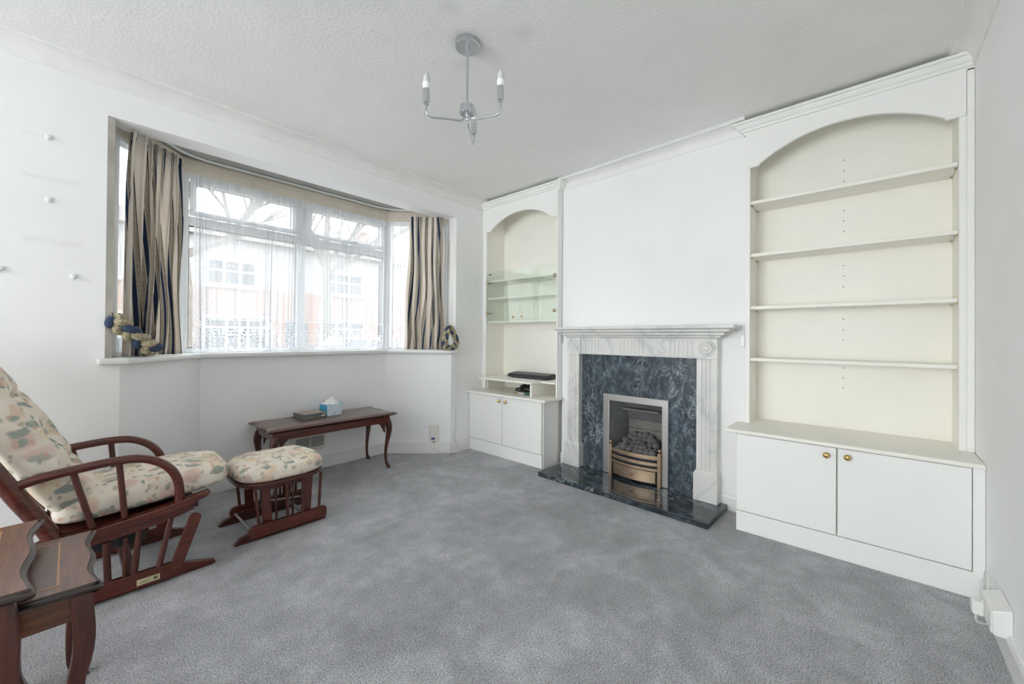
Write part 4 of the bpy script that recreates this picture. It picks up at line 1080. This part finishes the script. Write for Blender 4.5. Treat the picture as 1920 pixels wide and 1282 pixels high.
# ------------------------------------------------------------------ glider chair
gc = thing('glider_chair', 'mahogany glider chair with floral cushions', 'armchair', (0.15, 2.68, 0))
Y0, Y1 = 2.44, 2.90       # near and far side frames
def bez(pts, n=8):
    pts = [Vector(p) for p in pts]; out = []
    for i in range(len(pts)-1):
        a, b, c, d = pts[max(0, i-1)], pts[i], pts[i+1], pts[min(len(pts)-1, i+2)]
        for k in range(n):
            t = k/n
            out.append(0.5*((2*b)+(c-a)*t+(2*a-5*b+4*c-d)*t*t+(3*b-a-3*c+d)*t**3))
    out.append(pts[-1]); return out
for s, y in ((0, Y0), (1, Y1+0.03)):
    arm = MB().tube(bez([(-0.135, y, 0.560), (-0.05, y, 0.580), (0.05, y, 0.592), (0.15, y, 0.598), (0.23, y, 0.590), (0.295, y, 0.556), (0.338, y, 0.505), (0.360, y, 0.44), (0.362, y, 0.362)]), 0.0185, 14).build('arm', 'mahogany_red', gc, smooth=60)
    for (xt, zt, xb_, zb_) in ((0.020, 0.580, 0.078, 0.335), (0.156, 0.590, 0.176, 0.345)):
        MB().tube([(xt, y, zt), (xb_, y, zb_)], 0.0115, 12).build('arm_spindle', 'mahogany_z', arm, smooth=60)
    # seat side rail with a moulded upper edge
    MB().prism([(-0.08, 0.292), (0.095, 0.292), (0.25, 0.308), (0.40, 0.335), (0.462, 0.357), (0.482, 0.376), (0.478, 0.384), (0.30, 0.352), (0.10, 0.328), (-0.08, 0.322)], 'y', y-0.022, y+0.03).build('seat_rail', 'mahogany_red', gc, bevel=0.006)
    MB().prism([(-0.08, 0.250), (0.12, 0.258), (0.30, 0.276), (0.418, 0.306), (0.412, 0.338), (0.25, 0.310), (0.095, 0.294), (-0.08, 0.294)], 'y', y-0.004, y+0.024).build('lower_rail', 'mahogany_red', gc, bevel=0.004)
    # base rail with rounded nose, foot runner
    nose = [(0.340+0.034*math.cos(a), 0.050+0.034*math.sin(a)) for a in [R(-90+18*k) for k in range(11)]]
    base = MB().prism([(-0.16, 0.020)] + nose + [(-0.16, 0.088)], 'y', y-0.014, y+0.012).build('base_rail', 'mahogany_red', gc, bevel=0.003)
    MB().prism([(-0.22, 0.0), (0.495, 0.0), (0.512, 0.006), (0.506, 0.020), (0.35, 0.066), (-0.12, 0.066), (-0.22, 0.02)], 'y', y+0.014, y+0.044).build('foot_runner', 'mahogany_red', gc, bevel=0.003)
    if s == 0:
        pq = box(0.216, 0.294, y-0.0165, y-0.0142, 0.030, 0.056).build('plaque', 'pale_gold', base, bevel=0.001)
        pq['label'] = 'pale gold maker plaque'
        for (a, b, c, d) in ((0.224, 0.262, 0.043, 0.0445), (0.224, 0.256, 0.039, 0.0402), (0.272, 0.286, 0.037, 0.050)):
            pm = box(a, b, y-0.0170, y-0.0164, c, d); 
            pm.build('plaque_print', 'plaque_ink', base)
    # link arms and spindles of the glide
    for (xb_, zb_, xt, zt, r) in ((0.126, 0.080, 0.119, 0.256, 0.0125), (0.178, 0.080, 0.180, 0.252, 0.008), (0.208, 0.080, 0.224, 0.272, 0.0125), (0.292, 0.080, 0.332, 0.290, 0.0125), (0.03, 0.080, 0.02, 0.256, 0.0125), (-0.06, 0.080, -0.06, 0.256, 0.0125)):
        MB().tube([(xb_, y, zb_), (xt, y, zt)], r, 12).build('base_spindle', 'mahogany_z', gc, smooth=60)
    def slat(x0, z0, x1, z1, hw, ya, yb):
        d = Vector((x1-x0, z1-z0)).normalized(); n = Vector((-d.y, d.x))
        pts = []
        for k in range(9):
            a = PI/2 - PI*k/8 + 0
            pts.append(Vector((x1, z1)) + d*(hw*math.cos(a-0)) * 1.0 + n*(hw*math.sin(a)))
        for k in range(9):
            a = -PI/2 - PI*k/8
            pts.append(Vector((x0, z0)) + d*(hw*math.cos(a)) + n*(hw*math.sin(a)))
        return MB().prism([(p.x, p.y) for p in pts], 'y', ya, yb)
    slat(0.350, 0.072, 0.418, 0.272, 0.024, y-0.034, y-0.016).build('link_arm', 'mahogany_red', gc, bevel=0.003)
    slat(-0.085, 0.072, -0.03, 0.272, 0.024, y-0.034, y-0.016).build('link_arm', 'mahogany_red', gc, bevel=0.003)
    # back post
    MB().tube(bez([(-0.015, y, 0.285), (-0.055, y, 0.38), (-0.120, y, 0.505), (-0.172, y, 0.615), (-0.29, y, 0.84), (-0.415, y, 1.07)], 5), 0.029, 14).build('back_post', 'mahogany_red', gc, smooth=60)
box(-0.05, 0.44, Y0+0.03, Y1+0.0, 0.305, 0.330).build('seat_platform', 'mahogany', gc)
for k in range(5):
    yy = 2.53+0.08*k
    MB().prism([(-0.03, 0.33), (-0.01, 0.335), (-0.43, 1.06), (-0.45, 1.05)], 'y', yy, yy+0.03).build('back_slat', 'mahogany_z', gc)
box(-0.455, -0.41, Y0, Y1+0.03, 1.03, 1.09).build('top_rail', 'mahogany_red', gc, bevel=0.01)
box(0.18, 0.22, Y0+0.02, Y1+0.02, 0.045, 0.075).build('base_stretcher', 'mahogany', gc)
box(0.02, 0.25, Y0+0.06, Y1-0.02, 0.20, 0.30).build('glide_box', 'plastic_black', gc)
rot_s = Matrix.Rotation(R(-4), 3, 'Y')
def dent_seat(p):
    q = p.copy()
    t = 1 - 0.10*max(0, -p.x/0.3)
    wv = 0.006*math.sin(p.x*23+1)*math.sin(p.y*19)
    if p.z > 0: q.z += wv + 0.012*math.exp(-((p.x-0.05)/0.16)**2)
    return q
MB().superell((0.266, 2.70, 0.413), (0.324, 0.228, 0.066), 0.55, 0.42, 56, 28, rot_s, dent_seat).build('seat_cushion', 'floral', gc, smooth=180)
RB = Matrix(((math.sin(R(-27.5)), 0, math.cos(R(-27.5))), (0, 1, 0), (math.cos(R(-27.5)), 0, -math.sin(R(-27.5))))).transposed()
up = Vector((-math.sin(R(27.5)), 0, math.cos(R(27.5)))); nrm = Vector((math.cos(R(27.5)), 0, math.sin(R(27.5))))
RBm = Matrix((nrm, Vector((0, 1, 0)), up)).transposed()
TUFT = [(s, t) for t in (-0.19, 0.0, 0.17) for s in (-0.10, 0.10)]
def dent_back(p):
    q = p.copy()
    if p.x > 0:
        for (s, t) in TUFT:
            d2 = ((p.y-s)/0.055)**2 + ((p.z-t)/0.055)**2
            q.x -= 0.045*math.exp(-d2)
            # creases running out from each button
            q.x -= 0.020*math.exp(-((p.z-t-0.25*abs(p.y-s))/0.016)**2)*math.exp(-((p.y-s)/0.12)**2)
        q.x += 0.012*math.sin(p.z*17+1.0)*math.cos(p.y*9)
    return q
bc = Vector((0.010, 2.70, 0.385)) + up*0.33 + nrm*0.035
MB().superell(bc, (0.085, 0.228, 0.375), 0.50, 0.5, 84, 72, RBm, dent_back).build('back_cushion', 'floral', gc, smooth=180)
for sgn in (0, 1):
    pass

# ------------------------------------------------------------------ glider footstool
gs = thing('glider_footstool', 'mahogany glider footstool with a floral cushion', 'footstool', (0.86, 2.72, 0))
for y, sg in ((2.545, 1), (2.925, -1)):
    nose = [(0.705-0.034*math.sin(a), 0.062-0.034*math.cos(a)*1.0) for a in [R(18*k) for k in range(11)]]
    nose = [(0.705-0.032*math.sin(a), 0.056-0.034*math.cos(a)) for a in [R(18*k) for k in range(11)]]
    MB().prism([(1.085, 0.022)] + nose + [(1.085, 0.090), (1.096, 0.078), (1.096, 0.034)], 'y', y-0.011, y+0.011).build('base_rail', 'mahogany_red', gs, bevel=0.003)
    MB().prism([(1.10, 0.0), (0.622, 0.0), (0.610, 0.006), (0.640, 0.034), (0.74, 0.068), (1.06, 0.068), (1.10, 0.03)], 'y', y+sg*0.014, y+sg*0.040).build('foot_runner', 'mahogany', gs, bevel=0.003)
    for (xb_, xt, hw) in ((0.775, 0.762, 0.024), (0.985, 0.998, 0.024)):
        MB().prism([(xb_-hw, 0.05), (xb_+hw, 0.05), (xt+hw, 0.30), (xt-hw, 0.30)], 'y', y+sg*0.016, y+sg*0.030).build('link_arm', 'mahogany_red', gs, bevel=0.003)
    for (xb_, xt) in ((0.727, 0.705), (0.875, 0.866), (0.955, 0.957), (1.052, 1.062)):
        MB().tube([(xb_, y, 0.084), (xt, y, 0.305)], 0.0085, 10).build('spindle', 'mahogany_z', gs, smooth=60)
    for (xb_, xt) in ((0.83, 0.825), (0.92, 0.915)):
        MB().tube([(xb_, y+sg*0.05, 0.06), (xt, y+sg*0.05, 0.30)], 0.006, 8).build('spindle', 'mahogany_z', gs, smooth=60)
MB().tube([(0.70, 2.56, 0.05), (0.70, 2.91, 0.05)], 0.008, 8).build('stretcher', 'steel', gs, smooth=60)
MB().tube([(0.99, 2.56, 0.05), (0.99, 2.91, 0.05)], 0.011, 8).build('stretcher', 'steel', gs, smooth=60)
MB().tube([(0.74, 2.60, 0.20), (1.00, 2.60, 0.16)], 0.005, 8).build('glide_rod', 'steel', gs, smooth=60)
MB().tube([(0.74, 2.88, 0.20), (1.00, 2.88, 0.16)], 0.005, 8).build('glide_rod', 'steel', gs, smooth=60)
def oval(cx, cy, hx, hy, e, n=48):
    sgn = lambda x: math.copysign(abs(x)**e, x)
    return [(cx+hx*sgn(math.cos(2*PI*k/n)), cy+hy*sgn(math.sin(2*PI*k/n))) for k in range(n)]
MB().prism(oval(0.866, 2.735, 0.236, 0.232, 0.62), 'z', 0.302, 0.324).build('seat_rim', 'mahogany', gs, bevel=0.006)
MB().box(0.74, 1.00, 2.57, 2.90, 0.262, 0.302).build('seat_frame', 'mahogany', gs)
def dent_st(p):
    q = p.copy()
    if p.z > 0: q.z += 0.006*math.sin(p.x*26+1)*math.sin(p.y*21+2)
    return q
MB().superell((0.866, 2.735, 0.362), (0.240, 0.236, 0.056), 0.62, 0.62, 56, 28, None, dent_st).build('seat_cushion', 'floral', gs, smooth=180)

# ------------------------------------------------------------------ cabriole furniture
def cabriole(parent, x, y, dx, dy, ztop, h0=0.045, knee=0.045, foot=0.022, mat='mahogany_z', seg=10, block=True):
    """leg whose knee and foot swing outwards along (dx,dy)."""
    d = Vector((dx, dy)).normalized()
    prof = [(1.0, 0.004, 0.95), (0.93, 0.016, 1.0), (0.82, 0.024, 0.92), (0.68, 0.018, 0.74), (0.5, 0.003, 0.56), (0.32, -0.006, 0.43), (0.17, -0.003, 0.38), (0.09, 0.006, 0.42), (0.045, 0.016, 0.58), (0.015, 0.020, 0.62), (0.0, 0.018, 0.52)]
    pts = [(x+d.x*o_*knee/0.045, y+d.y*o_*knee/0.045, ztop*f) for f, o_, w_ in prof]
    rad = [h0*0.62*w_ for f, o_, w_ in prof]
    fine = bez(pts, 4); fr = []
    for i in range(len(prof)-1):
        for k in range(4): fr.append(rad[i]+(rad[i+1]-rad[i])*k/4)
    fr.append(rad[-1])
    fine[-1].z = 0.0
    m = MB().tube(fine, fr, seg)
    return m.build('leg', mat, parent, smooth=50)

def serp_top(x0, x1, y0, y1, ex, ear, n=18, ey=0.0):
    """table top outline: short ends wave in between pointed ears, long sides gently bow."""
    pts = []
    L = y1-y0; W = x1-x0
    def wave(t):   # 0..1 -> inward offset
        return ear*(0.5-0.5*math.cos(2*PI*t*2))*0.85 + ear*0.55*math.sin(PI*t)
    for k in range(n+1):
        t = k/n; pts.append((x1-wave(t), y0+L*t))
    for k in range(1, n):
        t = k/n; pts.append((x1-W*t, y1-ey*math.sin(PI*t)**0.5))
    for k in range(n+1):
        t = k/n; pts.append((x0+wave(t), y1-L*t))
    for k in range(1, n):
        t = k/n; pts.append((x0+W*t, y0+ey*math.sin(PI*t)**0.5))
    return pts
def inset(poly, d):
    n = len(poly); out = []
    for i in range(n):
        a, b, c = Vector(poly[i-1]), Vector(poly[i]), Vector(poly[(i+1) % n])
        t1 = (b-a).normalized(); t2 = (c-b).normalized()
        n1 = Vector((-t1.y, t1.x)); n2 = Vector((-t2.y, t2.x))
        s = n1+n2; s = s/(max(0.55, 1+n1.dot(n2)))
        out.append((b.x+s.x*d, b.y+s.y*d))
    return out
def moulded_top(outline, z0, z1, steps):
    """stacked outline rings: steps = [(inset, z fraction)] from underside to top."""
    m = MB(); rings = [[(p[0], p[1], z0+(z1-z0)*f) for p in inset(outline, i)] for i, f in steps]
    n = len(outline); vs = [p for r in rings for p in r]; fs = []
    for k in range(len(rings)-1):
        fs += [(k*n+i, k*n+(i+1) % n, (k+1)*n+(i+1) % n, (k+1)*n+i) for i in range(n)]
    fs += [tuple(range(n-1, -1, -1)), tuple((len(rings)-1)*n+i for i in range(n))]
    return m.add(vs, fs)

# ---- long bench table
cb = thing('coffee_table', 'long narrow mahogany bench table under the bay window', 'table', (1.435, 3.32, 0))
ol = serp_top(0.928, 1.945, 3.092, 3.548, 0.02, 0.020, 16, 0.012)
moulded_top(ol, 0.457, 0.485, [(0.024, 0), (0.012, 0.2), (0.006, 0.42), (0.0, 0.55), (0.002, 0.72), (0.010, 0.80), (0.012, 0.94), (0.016, 1.0)]).build('table_top', 'table_brown', cb, smooth=28)
ap = MB()
for (a, b, c, d) in ((0.985, 1.888, 3.128, 3.146), (0.985, 1.888, 3.494, 3.512), (0.975, 0.993, 3.140, 3.500), (1.880, 1.898, 3.140, 3.500)):
    box(a, b, c, d, 0.398, 0.458).build('apron', 'mahogany_red', cb, bevel=0.002)
for (x, sx) in ((1.000, -1), (1.873, 1)):
    for (y, sy) in ((3.152, -1), (3.486, 1)):
        cabriole(cb, x, y, sx, sy*0.55, 0.42, 0.046, 0.042)
        # shaped knee brackets
        MB().prism([(x-sx*0.02, 0.40), (x-sx*0.085, 0.40), (x-sx*0.055, 0.375), (x-sx*0.03, 0.335), (x-sx*0.02, 0.31)], 'y', y-0.016, y+0.016).build('knee_bracket', 'mahogany', cb, bevel=0.003)

# ---- nest of tables
def nest_table(label, x0, x1, y0, y1, zt, ear, leg_h, leg_in):
    t = thing('nest_table', label, 'table', ((x0+x1)/2, (y0+y1)/2, 0), 'nest of side tables')
    o = serp_top(x0, x1, y0, y1, 0.02, ear, 40, 0.010)
    top = moulded_top(o, zt-0.024, zt, [(0.016, 0), (0.006, 0.15), (0.001, 0.4), (0.0, 0.6), (0.004, 0.78), (0.010, 0.84), (0.012, 1.0)]).build('table_top', 'table_edge', t, smooth=28)
    MB().prism(inset(o, 0.0125), 'z', zt-0.002, zt+0.0012).build('crossband', 'table_band', top)
    ins = 0.085
    xa, xb_, ya, yb = x0+ins, x1-ins, y0+0.062, y1-0.062
    box(xa, xb_, ya, yb, zt, zt+0.0018).build('centre_panel', 'table_brown', top)
    m = MB(); w_ = 0.0022
    m.box(xa-w_, xb_+w_, ya-w_, ya+w_, zt, zt+0.0022); m.box(xa-w_, xb_+w_, yb-w_, yb+w_, zt, zt+0.0022)
    m.box(xa-w_, xa+w_, ya, yb, zt, zt+0.0022); m.box(xb_-w_, xb_+w_, ya, yb, zt, zt+0.0022)
    m.build('inlay_line', 'inlay', top)
    a0, a1, b0, b1 = x0+leg_in, x1-leg_in, y0+0.045, y1-0.045
    for (p, q, r, s) in ((a0, a1, b0-0.009, b0+0.009), (a0, a1, b1-0.009, b1+0.009), (a0-0.009, a0+0.009, b0, b1)):
        box(p, q, r, s, zt-0.095, zt-0.022).build('apron', 'table_apron', t, bevel=0.002)
    for x, sx in ((a0, -1), (a1, 1)):
        for y, sy in ((b0, -1), (b1, 1)):
            h = 0.0205
            L_ = MB(); N_ = 14; rows = []
            for k in range(N_+1):
                f = k/N_; z = (zt-0.024)*(1-f)
                bowo = 0.010*math.sin(PI*min(1, f*1.9)) - 0.007*math.sin(PI*max(0, (f-0.4)/0.6)) + 0.014*max(0, (f-0.88)/0.12)
                wv = h*(1.0+0.10*math.sin(PI*min(1, f*2)) - 0.22*f + (0.15*max(0, (f-0.9)/0.1)))
                cx_, cy_ = x+sx*bowo, y+sy*bowo*0.6
                rows.append([(cx_-wv, cy_-wv, z), (cx_+wv, cy_-wv, z), (cx_+wv, cy_+wv, z), (cx_-wv, cy_+wv, z)])
            vs = [p for r in rows for p in r]
            fs_ = [(k*4+i, k*4+(i+1) % 4, (k+1)*4+(i+1) % 4, (k+1)*4+i) for k in range(N_) for i in range(4)] + [(0, 1, 2, 3), (N_*4+3, N_*4+2, N_*4+1, N_*4)]
            L_.add(vs, fs_).build('leg', 'mahogany_z', t, smooth=50, bevel=0.004)
    return t
nest_table('taller inlaid nest table at the picture edge', -0.460, -0.044, 1.478, 2.045, 0.540, 0.016, 0.5, 0.055)
nest_table('lower inlaid nest table pulled out towards the footstool', -0.340, 0.074, 1.565, 2.020, 0.470, 0.014, 0.45, 0.045)

# ---- things on the bench
tb = thing('tissue_box', 'blue and white tissue box on the bench table', 'tissue box', (1.497, 3.385, 0.485))
def tbx(x, y, z):
    a = R(6); cx_, cy_ = 1.430, 3.322
    return (cx_+x*math.cos(a)-y*math.sin(a), cy_+x*math.sin(a)+y*math.cos(a), z)
MB(tbx).box(0, 0.132, 0.001, 0.118, 0.485, 0.578).build('carton', 'box_blue', tb, bevel=0.002)
MB(tbx).box(0.002, 0.130, -0.0008, 0.001, 0.487, 0.576).build('printed_front', 'tissue_card', tb)
MB(tbx).box(0.002, 0.130, 0.002, 0.116, 0.578, 0.5788).build('printed_top', 'tissue_card', tb)
def tis(u, v):
    a = 2*PI*u; r = 0.045*(1-v)**0.8*(1+0.35*math.sin(3*a+4*v)+0.2*math.sin(5*a))+0.004
    p = tbx(0.066+r*1.1*math.cos(a)+0.012*v*math.sin(9*v), 0.060+0.75*r*math.sin(a), 0.5788+0.052*v+0.008*math.sin(4*a+6*v)*v)
    return p
MB().grid(tis, 40, 14).build('tissue', 'tissue', tb, smooth=60)
pb = thing('card_box', 'flat printed card box lying on the bench table', 'box', (1.335, 3.39, 0.485))
def pbx(x, y, z):
    a = R(7); return (1.247+x*math.cos(a)-y*math.sin(a), 3.297+x*math.sin(a)+y*math.cos(a), z)
MB(pbx).box(0, 0.178, 0, 0.175, 0.4852, 0.527).build('carton', 'card_side', pb, bevel=0.0015)
MB(pbx).box(0.004, 0.174, 0.004, 0.171, 0.527, 0.5276).build('printed_lid', 'card_top', pb)
MB(pbx).box(0.135, 0.168, -0.0006, 0.0002, 0.498, 0.507).build('white_logo', 'plastic_white', pb)

# ------------------------------------------------------------------ small wall fittings
TS = Vector((BI[3][0]-BI[2][0], BI[3][1]-BI[2][1])).normalized(); NS = Vector((TS.y, -TS.x))
if NS.y > 0: NS = -NS
def SPL(s, d, z):
    return (BI[2][0]+TS.x*s+NS.x*d, BI[2][1]+TS.y*s+NS.y*d, z)
so = thing('wall_socket', 'cream wall box with a blue sticker on the slanting bay wall', 'socket', SPL(0.49, 0, 0.12))
MB(SPL).box(0.440, 0.530, 0.0005, 0.020, 0.122, 0.285).build('cover_plate', 'plastic_cream', so, bevel=0.005)
MB(SPL).box(0.462, 0.498, 0.0195, 0.0206, 0.138, 0.158).build('sticker', 'blue_label', so)
for s in (0.455, 0.515): MB(SPL).lathe([(0.004, 0), (0.004, 0.003)], (s, 0.020, 0.19), (0, 1, 0), 8).build('screw', 'steel', so)
MB(SPL).box(0.476, 0.490, 0.004, 0.016, 0.092, 0.122).build('gland', 'antique_brass', so)
tag(MB().tube(bez([SPL(0.483, 0.012, 0.10), SPL(0.50, 0.020, 0.06), SPL(0.53, 0.024, 0.03), SPL(0.58, 0.024, 0.012), (2.575, 3.045, 0.006), (2.64, 3.030, 0.006), (2.70, 3.028, 0.006)]), 0.0035, 6).build('cable', 'net_cable', smooth=60, origin=SPL(0.5, 0, 0)), 'thin white lead from the cream wall box to the skirting', 'cable')
tag(MB().tube(bez([(2.59, 3.079, 0.98), (2.588, 3.079, 0.86), (2.60, 3.079, 0.72), (2.592, 3.079, 0.52), (2.590, 3.079, 0.3), (2.580, 3.079, 0.14), (2.590, 3.062, 0.09), (2.64, 3.060, 0.035), (2.70, 3.060, 0.02)]), 0.003, 6).build('cable', 'net_cable', smooth=60, origin=(2.59, 3.08, 0)), 'thin white wire running down the wall below the sill end', 'cable')
vt = thing('air_vent', 'white slotted air vent low on the wall behind the bench', 'air vent', (1.39, 3.56, 0.24))
box(1.255, 1.525, 3.552, 3.5615, 0.165, 0.312).build('frame', 'plastic_cream', vt, bevel=0.003)
for k in range(7):
    for (a, b) in ((1.280, 1.385), (1.397, 1.502)):
        box(a, b, 3.5505, 3.5525, 0.200+k*0.0125, 0.206+k*0.0125).build('slot', 'dark_slot', vt)
def plate(label, x0, x1, y0, y1, z0, z1, sc):
    t = thing('switch_plate', label, 'switch', ((x0+x1)/2, (y0+y1)/2, z0), 'small alarm contact plates')
    box(x0, x1, y0, y1, z0, z1).build('cover', 'plastic_white', t, bevel=0.004)
    for z in (z0+0.012, z1-0.012): MB().lathe([(0.0025, 0), (0.0025, 0.0012)], (sc[0], sc[1], z), (-1, 0, 0) if sc[2] == 'x' else (0, -1, 0), 8).build('screw', 'steel', t)
plate('small white plate on the bookcase stile beside the mantel', 2.962, 2.984, 0.614, 0.642, 1.095, 1.180, (2.962, 0.628, 'x'))
plate('small white plate on the display unit cheek by the mantel', 2.982, 3.012, 2.094, 2.107, 1.10, 1.175, (2.997, 2.094, 'y'))
for (x, z, lab) in ((-0.072, 2.132, 'clear hook above the upper picture mark on the wall'), (-0.069, 1.818, 'clear hook between the two picture marks on the wall'), (0.018, 1.440, 'clear hook on the wall nearest the striped curtain'), (-0.217, 1.451, 'clear hook on the wall at the picture edge')):
    h = thing('wall_hook', lab, 'hook', (x, YW, z), 'clear wall hooks')
    MB().superell((x, YW-0.003, z+0.008), (0.013, 0.004, 0.013), 0.6, 0.9, 16, 8).build('pad', 'pad_grey', h, smooth=60)
    MB().tube(bez([(x, YW-0.006, z+0.004), (x, YW-0.014, z-0.010), (x, YW-0.020, z-0.014), (x, YW-0.022, z-0.006)], 4), 0.003, 6).build('peg', 'pad_grey', h, smooth=60)

# double socket on the skirting by the bookcase
ws = thing('double_socket', 'white surface double socket above the skirting by the bookcase', 'socket', (2.33, YR, 0.08))
MB().prism([(YR+0.0005, 0.085), (-0.330, 0.085), (-0.326, 0.17), (YR+0.0005, 0.190)], 'x', 2.248, 2.420).build('pattress', 'plastic_white', ws, bevel=0.004)
box(2.252, 2.416, -0.331, -0.324, 0.090, 0.166).build('face_plate', 'plastic_white', ws, bevel=0.002)
pg = thing('mains_plug', 'white mains plug in the double socket', 'plug', (2.375, -0.32, 0.09))
box(2.352, 2.400, -0.324, -0.292, 0.092, 0.146).build('plug_body', 'plastic_white', pg, bevel=0.006)
box(2.361, 2.391, -0.3235, -0.318, 0.146, 0.153).build('fuse_cover', 'plastic_cream', pg)
MB().tube(bez([(2.376, -0.308, 0.094), (2.378, -0.305, 0.070), (2.385, -0.315, 0.052), (2.41, -0.345, 0.055), (2.45, -0.350, 0.11), (2.47, -0.352, 0.17), (2.49, -0.350, 0.205), (2.53, -0.350, 0.195), (2.56, -0.352, 0.12), (2.60, -0.353, 0.05)]), 0.004, 8).build('flex', 'net_cable', pg, smooth=60)

# ------------------------------------------------------------------ outside, seen through the net
struct(box(-30, 45, 3.95, 60, -0.45, -0.35).build('ground_outside', 'paving'), 'pale front gardens and pavement across the street', 'ground')
struct(box(-30, 45, 8.6, 14.0, -0.36, -0.33).build('street', 'tarmac'), 'grey tarmac street outside the bay window', 'street')
def house(x0, label, wall_mat):
    yF = 20.0
    t = thing('house', label, 'house', (x0+4.5, yF, -0.35), 'houses across the street')
    box(x0, x0+8.7, yF, yF+8, -0.35, 3.15).build('lower_wall', 'brick', t)
    box(x0, x0+8.7, yF, yF+8, 3.15, 5.2).build('upper_wall', wall_mat, t)
    MB().prism([(yF-0.4, 5.15), (yF+8.4, 5.15), (yF+4, 6.7)], 'x', x0-0.15, x0+8.85).build('roof', 'roof_tile', t)
    box(x0+0.3, x0+0.9, yF+3.4, yF+4.6, 6.4, 7.6).build('chimney', 'brick', t)
    for (a, b, c, d) in ((1.1, 2.9, 3.20, 4.30), (5.6, 7.8, 3.20, 4.30), (1.0, 3.4, 0.45, 1.95), (5.6, 7.9, 0.45, 1.95)):
        wf = MB()
        xa, xb_ = x0+a, x0+b
        wf.box(xa, xb_, yF-0.08, yF-0.005, c, c+0.09); wf.box(xa, xb_, yF-0.08, yF-0.005, d-0.09, d)
        n = 3
        for k in range(n+1):
            xx = xa+(xb_-xa-0.09)*k/n; wf.box(xx, xx+0.09, yF-0.08, yF-0.005, c+0.09, d-0.09)
        wf.box(xa, xb_, yF-0.07, yF-0.005, d-0.52, d-0.44)
        w_ = wf.build('window', 'upvc', t)
        box(xa+0.02, xb_-0.02, yF-0.035, yF-0.01, c+0.02, d-0.02).build('pane', 'dark_glass', w_)
        box(xa-0.06, xb_+0.06, yF-0.14, yF-0.01, c-0.10, c).build('sill', 'upvc', w_)
    dd = box(x0+4.1, x0+5.0, yF-0.06, yF-0.005, -0.35, 1.75).build('front_door', 'car_paint', t)
    box(x0+4.25, x0+4.85, yF-0.075, yF-0.06, 0.95, 1.6).build('pane', 'dark_glass', dd)
    return t
house(-6.6, 'brick and render house seen at the chair side of the net', 'render')
house(2.6, 'brick house across the street behind the middle of the net', 'render')
house(11.8, 'rendered house across the street behind the fireplace side net', 'render')
def tree(x, y, h, seed, label):
    rnd = random.Random(seed)
    t = thing('bare_tree', label, 'tree', (x, y, -0.35), 'bare street trees')
    MB().tube([(x, y, -0.35), (x+0.05, y, h*0.25), (x-0.05, y, h*0.45), (x+0.05, y, h*0.75)], [0.2, 0.16, 0.13, 0.06], 8).build('trunk', 'bark', t, smooth=60)
    m = MB()
    def branch(p, d, l, r, lev):
        q = p + d*l
        mid = p + d*l*0.5 + Vector((rnd.uniform(-.1, .1), rnd.uniform(-.1, .1), rnd.uniform(0, .12)))*l*0.4
        m.tube([p, mid, q], [r, r*0.8, r*0.55], 5, caps=False)
        if lev > 0:
            for _ in range(4):
                nd = (d + Vector((rnd.uniform(-1, 1), rnd.uniform(-1, 1), rnd.uniform(-.3, .9)))*0.75).normalized()
                branch(p+d*l*rnd.uniform(0.45, 1.0), nd, l*rnd.uniform(0.5, 0.72), r*0.62, lev-1)
    for k in range(9):
        a = rnd.uniform(0, 2*PI); z = h*rnd.uniform(0.32, 0.75)
        branch(Vector((x, y, z)), Vector((math.cos(a), math.sin(a), rnd.uniform(0.4, 1.2))).normalized(), h*rnd.uniform(0.2, 0.32), 0.085, 3)
    m.build('branches', 'bark', t, smooth=60)
tree(1.35, 9.4, 7.5, 1, 'bare leaning tree outside the chair side pane')
tree(6.4, 15.0, 9.0, 2, 'bare spreading tree outside the fireplace side pane')
tree(15.6, 15.0, 8.0, 3, 'bare tree outside the narrow window by the fireplace')
def car(x, y, mat, label):
    t = thing('parked_car', label, 'car', (x, y, -0.33), 'cars parked in the street')
    body = [(-2.0, 0.28), (2.0, 0.28), (2.05, 0.62), (1.9, 0.82), (1.05, 0.92), (-1.9, 0.95), (-2.05, 0.7)]
    MB().prism([(x+a, z-0.33) for a, z in body], 'y', y-0.85, y+0.85).build('body', mat, t, bevel=0.08, seg=3)
    cab = [(-1.75, 0.93), (1.0, 0.90), (0.35, 1.42), (-1.25, 1.46)]
    MB().prism([(x+a, z-0.33) for a, z in cab], 'y', y-0.72, y+0.72).build('cabin', mat, t, bevel=0.06, seg=3)
    for (a, b) in ((-1.35, -0.50), (-0.42, 0.55)):
        MB().prism([(x+a-0.18, 0.62), (x+b+0.10 if b < 0 else x+b+0.15, 0.62), (x+b-0.12, 1.03), (x+a, 1.03)], 'y', y-0.735, y-0.71).build('side_window', 'dark_glass', t)
    for a in (-1.3, 1.3):
        w_ = MB().lathe([(0.001, 0), (0.31, 0), (0.31, 0.2), (0.001, 0.2)], (x+a, y-0.87, -0.02), (0, 1, 0), 20).build('wheel', 'tyre', t)
        MB().lathe([(0.001, 0), (0.19, 0), (0.19, 0.02)], (x+a, y-0.885, -0.02), (0, 1, 0), 16).build('hub', 'car_silver', w_)
car(1.0, 13.2, 'car_paint', 'dark blue parked car low behind the chair side pane')
car(7.2, 13.0, 'car_silver', 'silver parked car low behind the middle of the net')
struct(box(-12, 30, 16.4, 16.7, -0.35, 0.55).build('wall_garden', 'brick'), 'low brick garden wall across the street', 'garden wall')

for o in bpy.data.objects:
    if '_org' in o: del o['_org']
